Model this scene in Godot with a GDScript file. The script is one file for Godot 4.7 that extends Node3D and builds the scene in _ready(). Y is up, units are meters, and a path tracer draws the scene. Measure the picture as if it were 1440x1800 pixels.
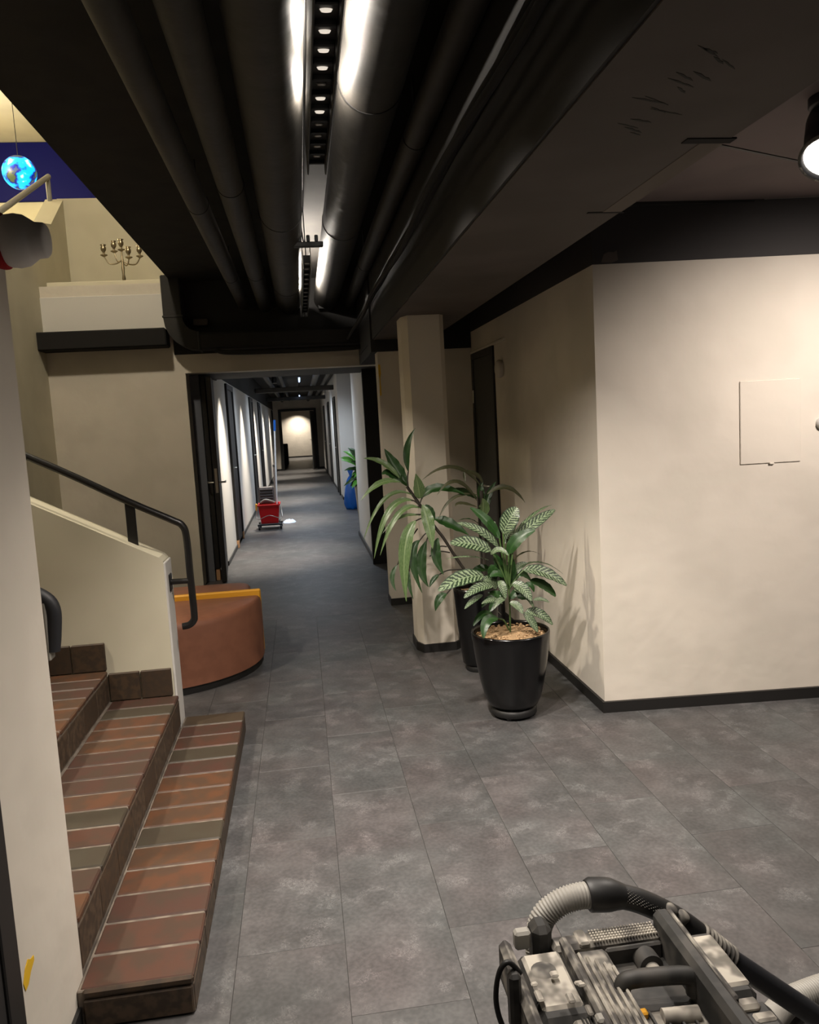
extends Node3D

const F := Vector3(0, 0.62, 0.78)
const U := Vector3(0, 1, 0.12)
const DOWNLIGHT := 4.0
var mat := {}
var rng := RandomNumberGenerator.new()

# ---------- shape helpers ----------
func V(x: float, y: float, z: float) -> Vector3:
	return Vector3(x, y, z)

func begin() -> SurfaceTool:
	var st := SurfaceTool.new()
	st.begin(Mesh.PRIMITIVE_TRIANGLES)
	return st

func tri(st: SurfaceTool, a: Vector3, b: Vector3, c: Vector3, n: Vector3) -> void:
	if (a - c).cross(a - b).dot(n) < 0.0:
		var t := b
		b = c
		c = t
	st.add_vertex(a)
	st.add_vertex(b)
	st.add_vertex(c)

func quad(st: SurfaceTool, a: Vector3, b: Vector3, c: Vector3, d: Vector3, n: Vector3) -> void:
	tri(st, a, b, c, n)
	tri(st, a, c, d, n)

# a box with chamfered edges; c centre, s size
func box(st: SurfaceTool, c: Vector3, s: Vector3, bev := 0.0, bs := Basis.IDENTITY) -> void:
	st.set_smooth_group(-1)
	var h := s * 0.5
	var g := minf(bev, minf(h.x, minf(h.y, h.z)) * 0.9)
	for ax in 3:
		var u := (ax + 1) % 3
		var w := (ax + 2) % 3
		for sg in [-1.0, 1.0]:
			var n := Vector3.ZERO
			n[ax] = sg
			var q: Array[Vector3] = []
			for k in [[-1, -1], [1, -1], [1, 1], [-1, 1]]:
				var p := Vector3.ZERO
				p[ax] = sg * h[ax]
				p[u] = k[0] * (h[u] - g)
				p[w] = k[1] * (h[w] - g)
				q.append(c + bs * p)
			quad(st, q[0], q[1], q[2], q[3], bs * n)
	if g <= 0.0:
		return
	for ax in 3:
		var u := (ax + 1) % 3
		var w := (ax + 2) % 3
		for su in [-1.0, 1.0]:
			for sw in [-1.0, 1.0]:
				var q: Array[Vector3] = []
				for k in [[-1, 0], [1, 0], [1, 1], [-1, 1]]:
					var p := Vector3.ZERO
					p[ax] = k[0] * (h[ax] - g)
					p[u] = su * (h[u] - (g if k[1] == 1 else 0.0))
					p[w] = sw * (h[w] - (0.0 if k[1] == 1 else g))
					q.append(c + bs * p)
				var n := Vector3.ZERO
				n[u] = su
				n[w] = sw
				quad(st, q[0], q[1], q[2], q[3], bs * n)
	for sx in [-1.0, 1.0]:
		for sy in [-1.0, 1.0]:
			for sz in [-1.0, 1.0]:
				var sgn := Vector3(sx, sy, sz)
				var a := sgn * Vector3(h.x, h.y - g, h.z - g)
				var b := sgn * Vector3(h.x - g, h.y, h.z - g)
				var d := sgn * Vector3(h.x - g, h.y - g, h.z)
				tri(st, c + bs * a, c + bs * b, c + bs * d, bs * sgn)

# a box given by its low and high corners
func span(st: SurfaceTool, lo: Vector3, hi: Vector3, bev := 0.0) -> void:
	box(st, (lo + hi) * 0.5, hi - lo, bev)

# polygon (x, z) pulled up from y0 to y1, or (x, y) pulled along z, or (z, y) pulled along x
func prism(st: SurfaceTool, pts: PackedVector2Array, a: float, b: float, axis := 1) -> void:
	st.set_smooth_group(-1)
	var area := 0.0
	var n := pts.size()
	for i in n:
		area += pts[i].cross(pts[(i + 1) % n])
	var sg := signf(area)
	var put := func(p: Vector2, t: float) -> Vector3:
		return Vector3(p.x, t, p.y) if axis == 1 else (Vector3(p.x, p.y, t) if axis == 2 else Vector3(t, p.y, p.x))
	for i in n:
		var p := pts[i]
		var q := pts[(i + 1) % n]
		var e := q - p
		var nn := Vector2(e.y, -e.x) * sg
		quad(st, put.call(p, a), put.call(q, a), put.call(q, b), put.call(p, b), put.call(nn, 0.0))
	var ix := Geometry2D.triangulate_polygon(pts)
	var up: Vector3 = put.call(Vector2.ZERO, 1.0)
	for i in range(0, ix.size(), 3):
		for k in 2:
			var t := b if k == 1 else a
			tri(st, put.call(pts[ix[i]], t), put.call(pts[ix[i + 1]], t), put.call(pts[ix[i + 2]], t), up * (1.0 if k == 1 else -1.0))

# round tube along points; r one radius or one per point
func tube(st: SurfaceTool, pts: Array, r, seg := 10, caps := true) -> void:
	var n := pts.size()
	var rings := []
	var t0: Vector3 = (pts[1] - pts[0]).normalized()
	var side := t0.cross(Vector3.UP)
	if side.length() < 0.1:
		side = t0.cross(Vector3.RIGHT)
	side = side.normalized()
	var tans := []
	for i in n:
		var t: Vector3 = (pts[mini(i + 1, n - 1)] - pts[maxi(i - 1, 0)]).normalized()
		tans.append(t)
		side = (side - t * side.dot(t)).normalized()
		var oth := t.cross(side)
		var rr: float = r if r is float else r[i]
		var ring := []
		for k in seg:
			var a := TAU * k / seg
			ring.append(pts[i] + (side * cos(a) + oth * sin(a)) * rr)
		rings.append(ring)
	st.set_smooth_group(1)
	for i in n - 1:
		for k in seg:
			var k2 := (k + 1) % seg
			var a: Vector3 = rings[i][k]
			var b: Vector3 = rings[i][k2]
			var c: Vector3 = rings[i + 1][k2]
			var d: Vector3 = rings[i + 1][k]
			quad(st, a, b, c, d, (a + b + c + d) * 0.25 - (pts[i] + pts[i + 1]) * 0.5)
	if caps:
		st.set_smooth_group(-1)
		for e in [0, n - 1]:
			for k in seg:
				tri(st, pts[e], rings[e][k], rings[e][(k + 1) % seg], tans[e] * (-1.0 if e == 0 else 1.0))

# turned shape: profile of (radius, height), outside on the way up
func lathe(st: SurfaceTool, prof: Array, seg: int, xf := Transform3D.IDENTITY, smooth := true) -> void:
	st.set_smooth_group(1 if smooth else -1)
	for i in prof.size() - 1:
		var p: Vector2 = prof[i]
		var q: Vector2 = prof[i + 1]
		var nn := Vector2(q.y - p.y, -(q.x - p.x))
		for k in seg:
			var a0 := TAU * k / seg
			var a1 := TAU * (k + 1) / seg
			if k == seg - 1:
				a1 = 0.0
			var am := TAU * (k + 0.5) / seg
			var pt := func(v: Vector2, a: float) -> Vector3: return xf * Vector3(v.x * cos(a), v.y, v.x * sin(a))
			var nrm: Vector3 = xf.basis * Vector3(nn.x * cos(am), nn.y, nn.x * sin(am))
			if p.x < 1e-5:
				tri(st, pt.call(p, a0), pt.call(q, a0), pt.call(q, a1), nrm)
			elif q.x < 1e-5:
				tri(st, pt.call(p, a0), pt.call(p, a1), pt.call(q, a0), nrm)
			else:
				quad(st, pt.call(p, a0), pt.call(p, a1), pt.call(q, a1), pt.call(q, a0), nrm)

func bez(a: Vector3, b: Vector3, c: Vector3, t: float) -> Vector3:
	return a * (1 - t) * (1 - t) + b * 2 * t * (1 - t) + c * t * t

func smooth_path(pts: Array, per := 6) -> Array:
	var cv := Curve3D.new()
	for i in pts.size():
		var t: Vector3 = (pts[mini(i + 1, pts.size() - 1)] - pts[maxi(i - 1, 0)]) / 6.0
		cv.add_point(pts[i], -t, t)
	var out := []
	for i in pts.size() - 1:
		for k in per:
			out.append(cv.sample(i, float(k) / per))
	out.append(pts[-1])
	return out

# ---------- scene helpers ----------
func obj(called: String, st: SurfaceTool, m: Material, parent: Node = null) -> MeshInstance3D:
	st.generate_normals()
	var o := MeshInstance3D.new()
	o.name = called
	o.mesh = st.commit()
	o.material_override = null
	o.mesh.surface_set_material(0, m)
	(parent if parent else self).add_child(o, true)
	return o

var taken := {}
func numbered(called: String) -> String:
	if not taken.has(called):
		taken[called] = 0
		return called
	taken[called] += 1
	return "%s_%03d" % [called, taken[called]]

func tag(o: Node, label: String, category: String, group := "", kind := "") -> Node:
	o.set_meta("label", label)
	o.set_meta("category", category)
	if group:
		o.set_meta("group", group)
	if kind:
		o.set_meta("kind", kind)
	return o

func thing(called: String, label: String, category: String, at := Vector3.ZERO, group := "") -> Node3D:
	var o := Node3D.new()
	o.name = numbered(called)
	add_child(o, true)
	o.position = at
	tag(o, label, category, group)
	return o

func single(called: String, st: SurfaceTool, m: Material, label: String, category: String, group := "") -> MeshInstance3D:
	var o := obj(numbered(called), st, m)
	tag(o, label, category, group)
	return o

func struct(called: String, st: SurfaceTool, m: Material, label: String, category: String) -> MeshInstance3D:
	var o := obj(numbered(called), st, m)
	tag(o, label, category, "", "structure")
	return o

# ---------- materials ----------
func plain(r: float, g: float, b: float, rough := 0.7, metal := 0.0) -> StandardMaterial3D:
	var m := StandardMaterial3D.new()
	m.albedo_color = Color(r, g, b)
	m.roughness = rough
	m.metallic = metal
	return m

func noise_image(size: int, freq: float, oct: int, sd: int) -> Image:
	var n := FastNoiseLite.new()
	n.seed = sd
	n.noise_type = FastNoiseLite.TYPE_SIMPLEX_SMOOTH
	n.frequency = freq
	n.fractal_octaves = oct
	return n.get_seamless_image(size, size)

func tri_map(m: StandardMaterial3D, scale: float, world := true) -> void:
	m.uv1_triplanar = true
	m.uv1_world_triplanar = world
	m.uv1_scale = Vector3.ONE * scale

# colour image: mix of two colours by noise
func blotch(c0: Color, c1: Color, size: int, freq: float, oct: int, sd: int, lo := 0.25, hi := 0.75) -> ImageTexture:
	var im := noise_image(size, freq, oct, sd)
	var out := Image.create(size, size, false, Image.FORMAT_RGB8)
	for y in size:
		for x in size:
			var v := smoothstep(lo, hi, im.get_pixel(x, y).r)
			out.set_pixel(x, y, c0.lerp(c1, v))
	return ImageTexture.create_from_image(out)

func bump(size: int, freq: float, oct: int, sd: int, k: float) -> ImageTexture:
	var im := noise_image(size, freq, oct, sd)
	im.convert(Image.FORMAT_RGBA8)
	im.bump_map_to_normal_map(k)
	return ImageTexture.create_from_image(im)

func tex_mat(c0: Color, c1: Color, rough: float, scale: float, freq := 0.02, oct := 4, sd := 1, world := true) -> StandardMaterial3D:
	var m := plain(1, 1, 1, rough)
	m.albedo_texture = blotch(c0, c1, 256, freq, oct, sd)
	tri_map(m, scale, world)
	return m

func glow(r: float, g: float, b: float, e: float) -> StandardMaterial3D:
	var m := plain(r, g, b, 0.5)
	m.emission_enabled = true
	m.emission = Color(r, g, b)
	m.emission_energy_multiplier = e
	return m

func floor_texture() -> ImageTexture:
	var size := 768
	var big := noise_image(size, 0.006, 5, 11)
	var mid := noise_image(size, 0.022, 5, 12)
	var fine := noise_image(size, 0.12, 3, 13)
	var hue := noise_image(size, 0.004, 3, 14)
	var gate := noise_image(size, 0.010, 3, 15)
	var scr := noise_image(size, 0.045, 2, 16)
	var out := Image.create(size, size, false, Image.FORMAT_RGB8)
	for y in size:
		for x in size:
			var b := big.get_pixel(x, y).r
			var m := mid.get_pixel(x, y).r
			var f := fine.get_pixel(x, y).r
			var h := hue.get_pixel(x, y).r - 0.5
			var v := 0.290 + (b - 0.5) * 0.08 + (m - 0.5) * 0.055 + (f - 0.5) * 0.075
			# worn pale print: contour lines of a noise, only where the gate is open
			var s := scr.get_pixel(x, y).r
			var line := smoothstep(0.62, 0.95, absf(sin(s * 34.0)))
			var g := smoothstep(0.46, 0.70, gate.get_pixel(x, y).r) * smoothstep(0.46, 0.60, m)
			v += line * g * 0.075
			out.set_pixel(x, y, Color(v * (1.0 + h * 0.05), v * (0.985 - h * 0.03), v * (0.985 - h * 0.03)))
	return ImageTexture.create_from_image(out)

func leaf_texture() -> ImageTexture:
	var w := 512
	var hh := 192
	var out := Image.create(w, hh, false, Image.FORMAT_RGB8)
	var n := noise_image(256, 0.03, 3, 5)
	var dark := Color(0.11, 0.18, 0.095)
	var pale := Color(0.54, 0.60, 0.47)
	for y in hh:
		for x in w:
			var u := float(x) / w
			var v := absf(float(y) / hh - 0.5) * 2.0
			var wob := n.get_pixel(x % 256, y % 256).r
			var ph := (u * 11.0 - v * 1.6 + (wob - 0.5) * 0.5)
			var f := absf(fposmod(ph, 1.0) - 0.5) * 2.0
			var k := smoothstep(0.42, 0.62, f) * (1.0 - smoothstep(0.80, 0.95, v))
			k = maxf(k, 1.0 - smoothstep(0.02, 0.06, v))
			out.set_pixel(x, y, dark.lerp(pale, k * (0.8 + 0.35 * (wob - 0.5))))
	return ImageTexture.create_from_image(out)

func strap_texture(c0: Color, c1: Color) -> ImageTexture:
	var w := 256
	var hh := 64
	var out := Image.create(w, hh, false, Image.FORMAT_RGB8)
	var n := noise_image(256, 0.04, 3, 8)
	for y in hh:
		for x in w:
			var v := float(y) / hh
			var s := 0.5 + 0.5 * sin(v * 46.0 + 1.5 * n.get_pixel(x, y).r)
			var k := 0.35 * s + 0.65 * n.get_pixel((x * 2) % 256, y * 4 % 256).r
			if absf(v - 0.5) < 0.035:
				k = 1.0
			out.set_pixel(x, y, c0.lerp(c1, clampf(k, 0, 1)))
	return ImageTexture.create_from_image(out)

func leaf_mat(t: Texture2D, rough: float, back: Color) -> StandardMaterial3D:
	var m := plain(1, 1, 1, rough)
	m.albedo_texture = t
	m.cull_mode = BaseMaterial3D.CULL_DISABLED
	m.backlight_enabled = true
	m.backlight = back
	return m

func make_materials() -> void:
	var wall_bump := bump(256, 0.05, 4, 3, 1.2)
	mat.wall = tex_mat(Color(0.795, 0.765, 0.715), Color(0.82, 0.79, 0.74), 0.92, 0.6, 0.012, 3, 2)
	mat.wall.normal_enabled = true
	mat.wall.normal_texture = wall_bump
	mat.wall.normal_scale = 0.25
	mat.corridor = plain(0.80, 0.79, 0.77, 0.9)
	mat.cream = tex_mat(Color(0.79, 0.765, 0.68), Color(0.815, 0.79, 0.705), 0.9, 0.5, 0.012, 3, 4)
	mat.black = plain(0.12, 0.115, 0.11, 0.8)
	mat.slab = tex_mat(Color(0.125, 0.115, 0.105), Color(0.15, 0.14, 0.125), 0.9, 0.8, 0.02, 4, 6)
	mat.pipe = tex_mat(Color(0.18, 0.172, 0.155), Color(0.215, 0.203, 0.185), 0.6, 1.0, 0.012, 3, 7)
	mat.pipe.normal_enabled = true
	mat.pipe.normal_texture = wall_bump
	mat.pipe.normal_scale = 0.3
	mat.soffit = tex_mat(Color(0.30, 0.27, 0.25), Color(0.335, 0.302, 0.285), 0.85, 0.5, 0.01, 4, 9)
	mat.soffit_scuff = plain(0.17, 0.16, 0.155, 0.9)
	mat.matt_black = plain(0.07, 0.065, 0.065, 0.97)
	mat.jamb = plain(0.40, 0.41, 0.44, 0.9)  # white paint whose shade is put into a blue-grey colour
	mat.band = plain(0.20, 0.19, 0.188, 0.8)
	mat.bay = tex_mat(Color(0.41, 0.37, 0.365), Color(0.44, 0.395, 0.39), 0.85, 0.5, 0.01, 4, 10)
	mat.soffit_pale = plain(0.40, 0.365, 0.33, 0.9)
	mat.base = plain(0.10, 0.095, 0.09, 0.5)
	mat.door = plain(0.125, 0.12, 0.12, 0.5)
	mat.door_grey = plain(0.23, 0.23, 0.225, 0.6)
	mat.steel = plain(0.72, 0.71, 0.68, 0.3, 0.9)
	mat.rail = plain(0.10, 0.095, 0.095, 0.35)
	mat.navy = plain(0.05, 0.06, 0.33, 0.5)
	mat.navy.metallic_specular = 0.2
	mat.wood = plain(0.72, 0.55, 0.40, 0.7)
	mat.yellow = plain(0.85, 0.68, 0.10, 0.6)
	mat.amber = plain(0.86, 0.62, 0.16, 0.55)
	var ft := floor_texture()
	mat.tiles = []
	for i in 6:
		var m := plain(1, 1, 1, 0.5)
		var t: float = [1.0, 0.97, 1.03, 0.985, 1.015, 0.96][i]
		m.albedo_color = Color(t, t, t)
		m.albedo_texture = ft
		tri_map(m, 0.55)
		m.uv1_offset = Vector3(0.37 * i, 0.21 * i, 0.53 * i)
		mat.tiles.append(m)
	mat.floor_far = plain(1, 1, 1, 0.5)
	mat.floor_far.albedo_texture = ft
	tri_map(mat.floor_far, 0.4)
	mat.joint = plain(0.17, 0.165, 0.16, 0.8)
	mat.grout = tex_mat(Color(0.36, 0.325, 0.29), Color(0.46, 0.42, 0.375), 0.95, 1.5, 0.03, 3, 21)
	mat.clay = []
	var tones := [Color(0.30, 0.19, 0.145), Color(0.335, 0.21, 0.14), Color(0.265, 0.22, 0.17), Color(0.275, 0.18, 0.145), Color(0.24, 0.215, 0.17), Color(0.345, 0.22, 0.14)]
	for i in 6:
		var m := tex_mat(tones[i], tones[i].lerp(Color(0.23, 0.19, 0.15), 0.55), 0.5, 2.6, 0.012, 4, 30 + i)
		mat.clay.append(m)
	mat.brown = []
	for i in 3:
		mat.brown.append(tex_mat([Color(0.25, 0.19, 0.135), Color(0.28, 0.215, 0.15), Color(0.31, 0.25, 0.19)][i], Color(0.22, 0.175, 0.13), 0.6, 3.0, 0.03, 4, 40 + i))
	mat.leather = tex_mat(Color(0.50, 0.325, 0.245), Color(0.54, 0.355, 0.27), 0.5, 1.5, 0.02, 4, 50)
	mat.leather.normal_enabled = true
	mat.leather.normal_texture = wall_bump
	mat.leather.normal_scale = 0.15
	mat.pot = plain(0.045, 0.045, 0.05, 0.2)
	mat.bark = tex_mat(Color(0.52, 0.41, 0.29), Color(0.74, 0.63, 0.48), 0.95, 8.0, 0.08, 3, 60, false)
	mat.petiole = plain(0.24, 0.33, 0.16, 0.5)
	mat.cane = plain(0.17, 0.15, 0.12, 0.7)
	var lt := leaf_texture()
	mat.striped = leaf_mat(lt, 0.45, Color(0.1, 0.16, 0.06))
	mat.green = leaf_mat(strap_texture(Color(0.08, 0.19, 0.06), Color(0.16, 0.29, 0.11)), 0.42, Color(0.12, 0.25, 0.05))
	mat.bright = leaf_mat(strap_texture(Color(0.24, 0.46, 0.13), Color(0.32, 0.54, 0.2)), 0.4, Color(0.2, 0.4, 0.08))
	mat.pale = leaf_mat(strap_texture(Color(0.22, 0.33, 0.16), Color(0.47, 0.54, 0.37)), 0.35, Color(0.15, 0.2, 0.08))
	mat.dry = leaf_mat(strap_texture(Color(0.19, 0.22, 0.13), Color(0.30, 0.29, 0.19)), 0.5, Color(0.06, 0.06, 0.03))
	mat.plastic = tex_mat(Color(0.13, 0.13, 0.125), Color(0.26, 0.25, 0.235), 0.6, 3.0, 0.014, 3, 70, false)
	mat.dust = tex_mat(Color(0.40, 0.385, 0.36), Color(0.70, 0.675, 0.63), 0.9, 4.0, 0.014, 3, 71, false)
	mat.dusty = tex_mat(Color(0.24, 0.23, 0.22), Color(0.58, 0.56, 0.52), 0.8, 4.0, 0.014, 3, 72, false)
	mat.grey_hose = plain(0.54, 0.53, 0.505, 0.55)
	mat.rubber = plain(0.10, 0.10, 0.10, 0.5)
	mat.light_grey = plain(0.56, 0.55, 0.52, 0.6)
	mat.red = plain(0.72, 0.04, 0.07, 0.35)
	mat.blue = plain(0.04, 0.36, 0.72, 0.35)
	mat.white = plain(0.85, 0.85, 0.85, 0.5)
	mat.cloth_blue = plain(0.66, 0.74, 0.88, 0.8)
	mat.wringer = plain(0.29, 0.265, 0.265, 0.6)
	mat.silver = plain(0.60, 0.55, 0.45, 0.3, 0.85)
	mat.planter = plain(0.62, 0.58, 0.52, 0.7)
	mat.cap_grey = plain(0.85, 0.84, 0.83, 0.7)
	mat.red_cloth = plain(0.62, 0.03, 0.06, 0.9)
	mat.slot_lit = glow(1.0, 0.95, 0.88, 0.75)
	mat.dark_glass = plain(0.30, 0.30, 0.30, 0.15)
	mat.charcoal = plain(0.13, 0.135, 0.15, 0.5)

# ---------- the scene ----------
func _ready() -> void:
	rng.seed = 7
	var cam := Camera3D.new()
	cam.name = "camera"
	cam.fov = 65.472
	cam.near = 0.05
	cam.far = 200.0
	cam.transform = Transform3D(Basis(V(0.989192, -0.055285, 0.135803), V(0.069929, 0.991953, -0.105546), V(-0.128875, 0.113902, 0.985098)), V(0, 1.5, 0))
	add_child(cam)
	cam.current = true
	var we := WorldEnvironment.new()
	we.name = "environment"
	var env := Environment.new()
	env.background_mode = Environment.BG_COLOR
	env.background_color = Color(0.02, 0.02, 0.022)
	env.tonemap_mode = Environment.TONE_MAPPER_LINEAR
	env.tonemap_exposure = 1.0
	env.sdfgi_enabled = true
	env.ssao_enabled = true
	env.ssil_enabled = true
	we.environment = env
	add_child(we)
	make_materials()
	# lamps: place, aim, colour, energy, half angle, softness
	stair_light(V(-2.75, 4.25, -3.1), V(1.1, 0.35, -3.6), Color(1.0, 0.95, 0.87), 11.5, 52.0)
	added_upper_light(V(-1.4, 5.45, -4.6), Color(1.0, 0.945, 0.85), 7.5)
	surface_spot("surface_spot", "black surface spotlight on the dark ceiling beside the beige wall", V(1.74, 2.44, -2.42), V(-0.50, -1.0, 0.46), Color(1.0, 0.955, 0.91), 2.5, 62.0)
	surface_spot("surface_spot", "black surface spotlight aimed at the beige wall panel, farther right", V(2.55, 2.44, -2.15), V(-0.06, -0.92, -1.0), Color(1.0, 0.945, 0.905), 4.5, 52.0)
	for k in 5:
		corridor_spot(V(-0.45, 2.55, [-9.5, -12.9, -16.6, -20.4, -24.6][k]), 13.0, ["first", "second", "third", "fourth", "fifth"][k])
	for k in 4:
		corridor_fill_tube([-11.2, -15.0, -19.0, -23.0][k], 3.2, ["first", "second", "third", "fourth"][k])
	corridor_spot(V(0.0, 2.55, -27.3), 9.0, "added")  # extra downlight added to brighten the far corridor end
	corridor_spot(V(0.0, 2.55, -39.25), 9.0, "")
	pendant(V(-4.0, 4.75, -9.6), Color(1.0, 0.93, 0.76), 4.0)
	build_room()
	build_corridor()
	build_upper()
	build_ceiling_things()
	build_stairs()
	build_fittings()
	build_poufs()
	build_plants()
	build_corridor_things()
	build_vacuum()
	build_upper_things()

func spot(at: Vector3, aim: Vector3, c: Color, e: float, half: float, soft := 0.05, fall := 1.0) -> SpotLight3D:
	var l := SpotLight3D.new()
	l.name = "lamp_light"
	l.position = at
	var up := Vector3.UP if absf(aim.normalized().y) < 0.95 else Vector3.FORWARD
	l.basis = Basis.looking_at(aim, up)
	l.light_color = c
	l.light_energy = e
	l.spot_angle = half
	l.spot_angle_attenuation = fall
	l.spot_range = 40.0
	l.spot_attenuation = 2.0
	l.light_size = soft
	l.shadow_enabled = true
	add_child(l, true)
	return l

func omni(at: Vector3, c: Color, e: float, soft := 0.05) -> OmniLight3D:
	var l := OmniLight3D.new()
	l.name = "lamp_light"
	l.position = at
	l.light_color = c
	l.light_energy = e
	l.omni_range = 40.0
	l.omni_attenuation = 2.0
	l.light_size = soft
	l.shadow_enabled = true
	add_child(l, true)
	return l

func can_lamp(t: Node3D, m: Material, aim: Vector3, r: float, h: float, face: Material) -> void:
	# a can that hangs on a short mount and leans along aim
	var st := begin()
	lathe(st, [Vector2(0, -0.03), Vector2(r * 0.8, -0.03), Vector2(r * 0.85, -0.025), Vector2(r * 0.85, 0.0)], 28)
	obj("mount", st, m, t)
	var y := -aim.normalized()
	var x := y.cross(Vector3.FORWARD).normalized()
	var bs := Basis(x, y, x.cross(y))
	var xf := Transform3D(bs, V(0, -0.03 - h * 0.5, 0))
	st = begin()
	lathe(st, [Vector2(0, h * 0.5), Vector2(r * 0.95, h * 0.45), Vector2(r, h * 0.3), Vector2(r * 0.95, -h * 0.1), Vector2(r * 0.8, -h * 0.22), Vector2(r * 1.02, -h * 0.45), Vector2(r * 1.02, -h * 0.5), Vector2(r * 0.93, -h * 0.5), Vector2(r * 0.86, -h * 0.4)], 32, xf)
	# the profile runs downwards, so turn it to face outwards
	obj("housing", st, m, t)
	st = begin()
	lathe(st, [Vector2(r * 0.93, -h * 0.5), Vector2(r * 1.02, -h * 0.5), Vector2(r * 1.03, -h * 0.46)], 32, xf)
	obj("trim_ring", st, mat.steel, t)
	st = begin()
	lathe(st, [Vector2(0, -h * 0.42), Vector2(r * 0.88, -h * 0.42), Vector2(r * 0.88, -h * 0.38), Vector2(0, -h * 0.38)], 28, xf)
	obj("lamp_face", st, face, t)

func surface_spot(called: String, label: String, at: Vector3, aim: Vector3, c: Color, e: float, half: float) -> void:
	var t := thing(called, label, "spotlight", at)
	can_lamp(t, mat.charcoal, aim, 0.095, 0.19, glow(c.r, c.g, c.b, 6.0))
	spot(at + V(0, -0.125, 0) + aim.normalized() * 0.105, aim, c, e, half, 0.06)

func stair_light(at: Vector3, to: Vector3, c: Color, e: float, half: float) -> void:
	var t := thing("stair_floodlight", "white can floodlight high over the tiled staircase", "lamp", at + V(0, 0.12, 0))
	var aim := to - at
	can_lamp(t, mat.white, aim, 0.12, 0.2, glow(c.r, c.g, c.b, 6.0))
	var st := begin()
	tube(st, [V(0, 0, 0), V(0, 5.57 - at.y - 0.12, 0)], 0.015)
	obj("hanging_rod", st, mat.white, t)
	spot(at + aim.normalized() * 0.12, aim, c, e, half, 0.10)

func added_upper_light(at: Vector3, c: Color, e: float) -> void:  # unseen ceiling lamp added to light the upper storey and stairwell walls
	var t := thing("added_ceiling_lamp", "round opal ceiling lamp added unseen to light the upper storey", "lamp", at)
	var st := begin()
	lathe(st, [Vector2(0, -0.06), Vector2(0.12, -0.055), Vector2(0.17, -0.03), Vector2(0.18, 0.02), Vector2(0.18, 0.12)], 32)
	obj("shade", st, glow(c.r, c.g, c.b, 3.0), t)
	omni(at + V(0, -0.16, 0), c, e, 0.12)

func pendant(at: Vector3, c: Color, e: float) -> void:  # unseen pendant added to brighten the upper ceiling
	var t := thing("added_pendant_lamp", "opal ball pendant added unseen to light the upper ceiling beside the navy panel", "lamp", at)
	var st := begin()
	lathe(st, [Vector2(0, -0.14), Vector2(0.07, -0.12), Vector2(0.12, -0.07), Vector2(0.14, 0.0), Vector2(0.12, 0.07), Vector2(0.07, 0.12), Vector2(0.02, 0.14)], 28)
	obj("shade", st, glow(c.r, c.g, c.b, 3.0), t)
	st = begin()
	tube(st, [V(0, 0.13, 0), V(0, 5.57 - at.y, 0)], 0.006, 6)
	obj("cord", st, mat.rubber, t)
	omni(at, c, e, 0.1)

func corridor_spot(at: Vector3, e: float, nth: String) -> void:
	var far := at.z < -30.0
	var t := thing("recessed_spot", "small black downlight at the far end wall" if far else nth + " small black downlight from the opening along the left corridor wall", "spotlight", at, "" if far else "corridor downlights")
	can_lamp(t, mat.charcoal, Vector3.DOWN, 0.05, 0.12, glow(1.0, 0.93, 0.82, 6.0))
	spot(at + V(0, -0.16, 0), V(-0.10, -1, 0), Color(1.0, 0.95, 0.88), e, 60.0 if far else 36.0, 0.03)

func corridor_fill_tube(z: float, e: float, nth: String) -> void:  # tubes added as cool fill for the bluish upper corridor walls
	var t := thing("added_fill_tube", nth + " slim cool white tube added as fill light from the opening under the corridor ceiling", "lamp", V(0.05, 2.36, z), "added corridor fill tubes")
	var st := begin()
	box(st, V(0, 0.03, 0), V(0.06, 0.04, 1.2), 0.006)
	obj("body", st, mat.charcoal, t)
	st = begin()
	tube(st, [V(0, -0.005, -0.57), V(0, -0.005, 0.57)], 0.013)
	obj("tube", st, glow(0.72, 0.82, 1.0, 4.0), t)
	st = begin()
	for s in [-0.5, 0.5]:
		tube(st, [V(0, 0.04, s), V(0, 0.19, s)], 0.006, 6)
	obj("hanger_rod", st, mat.rubber, t)
	spot(V(0.05, 2.33, z), Vector3.DOWN, Color(0.90, 0.945, 1.0), e, 82.0, 0.15)

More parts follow.
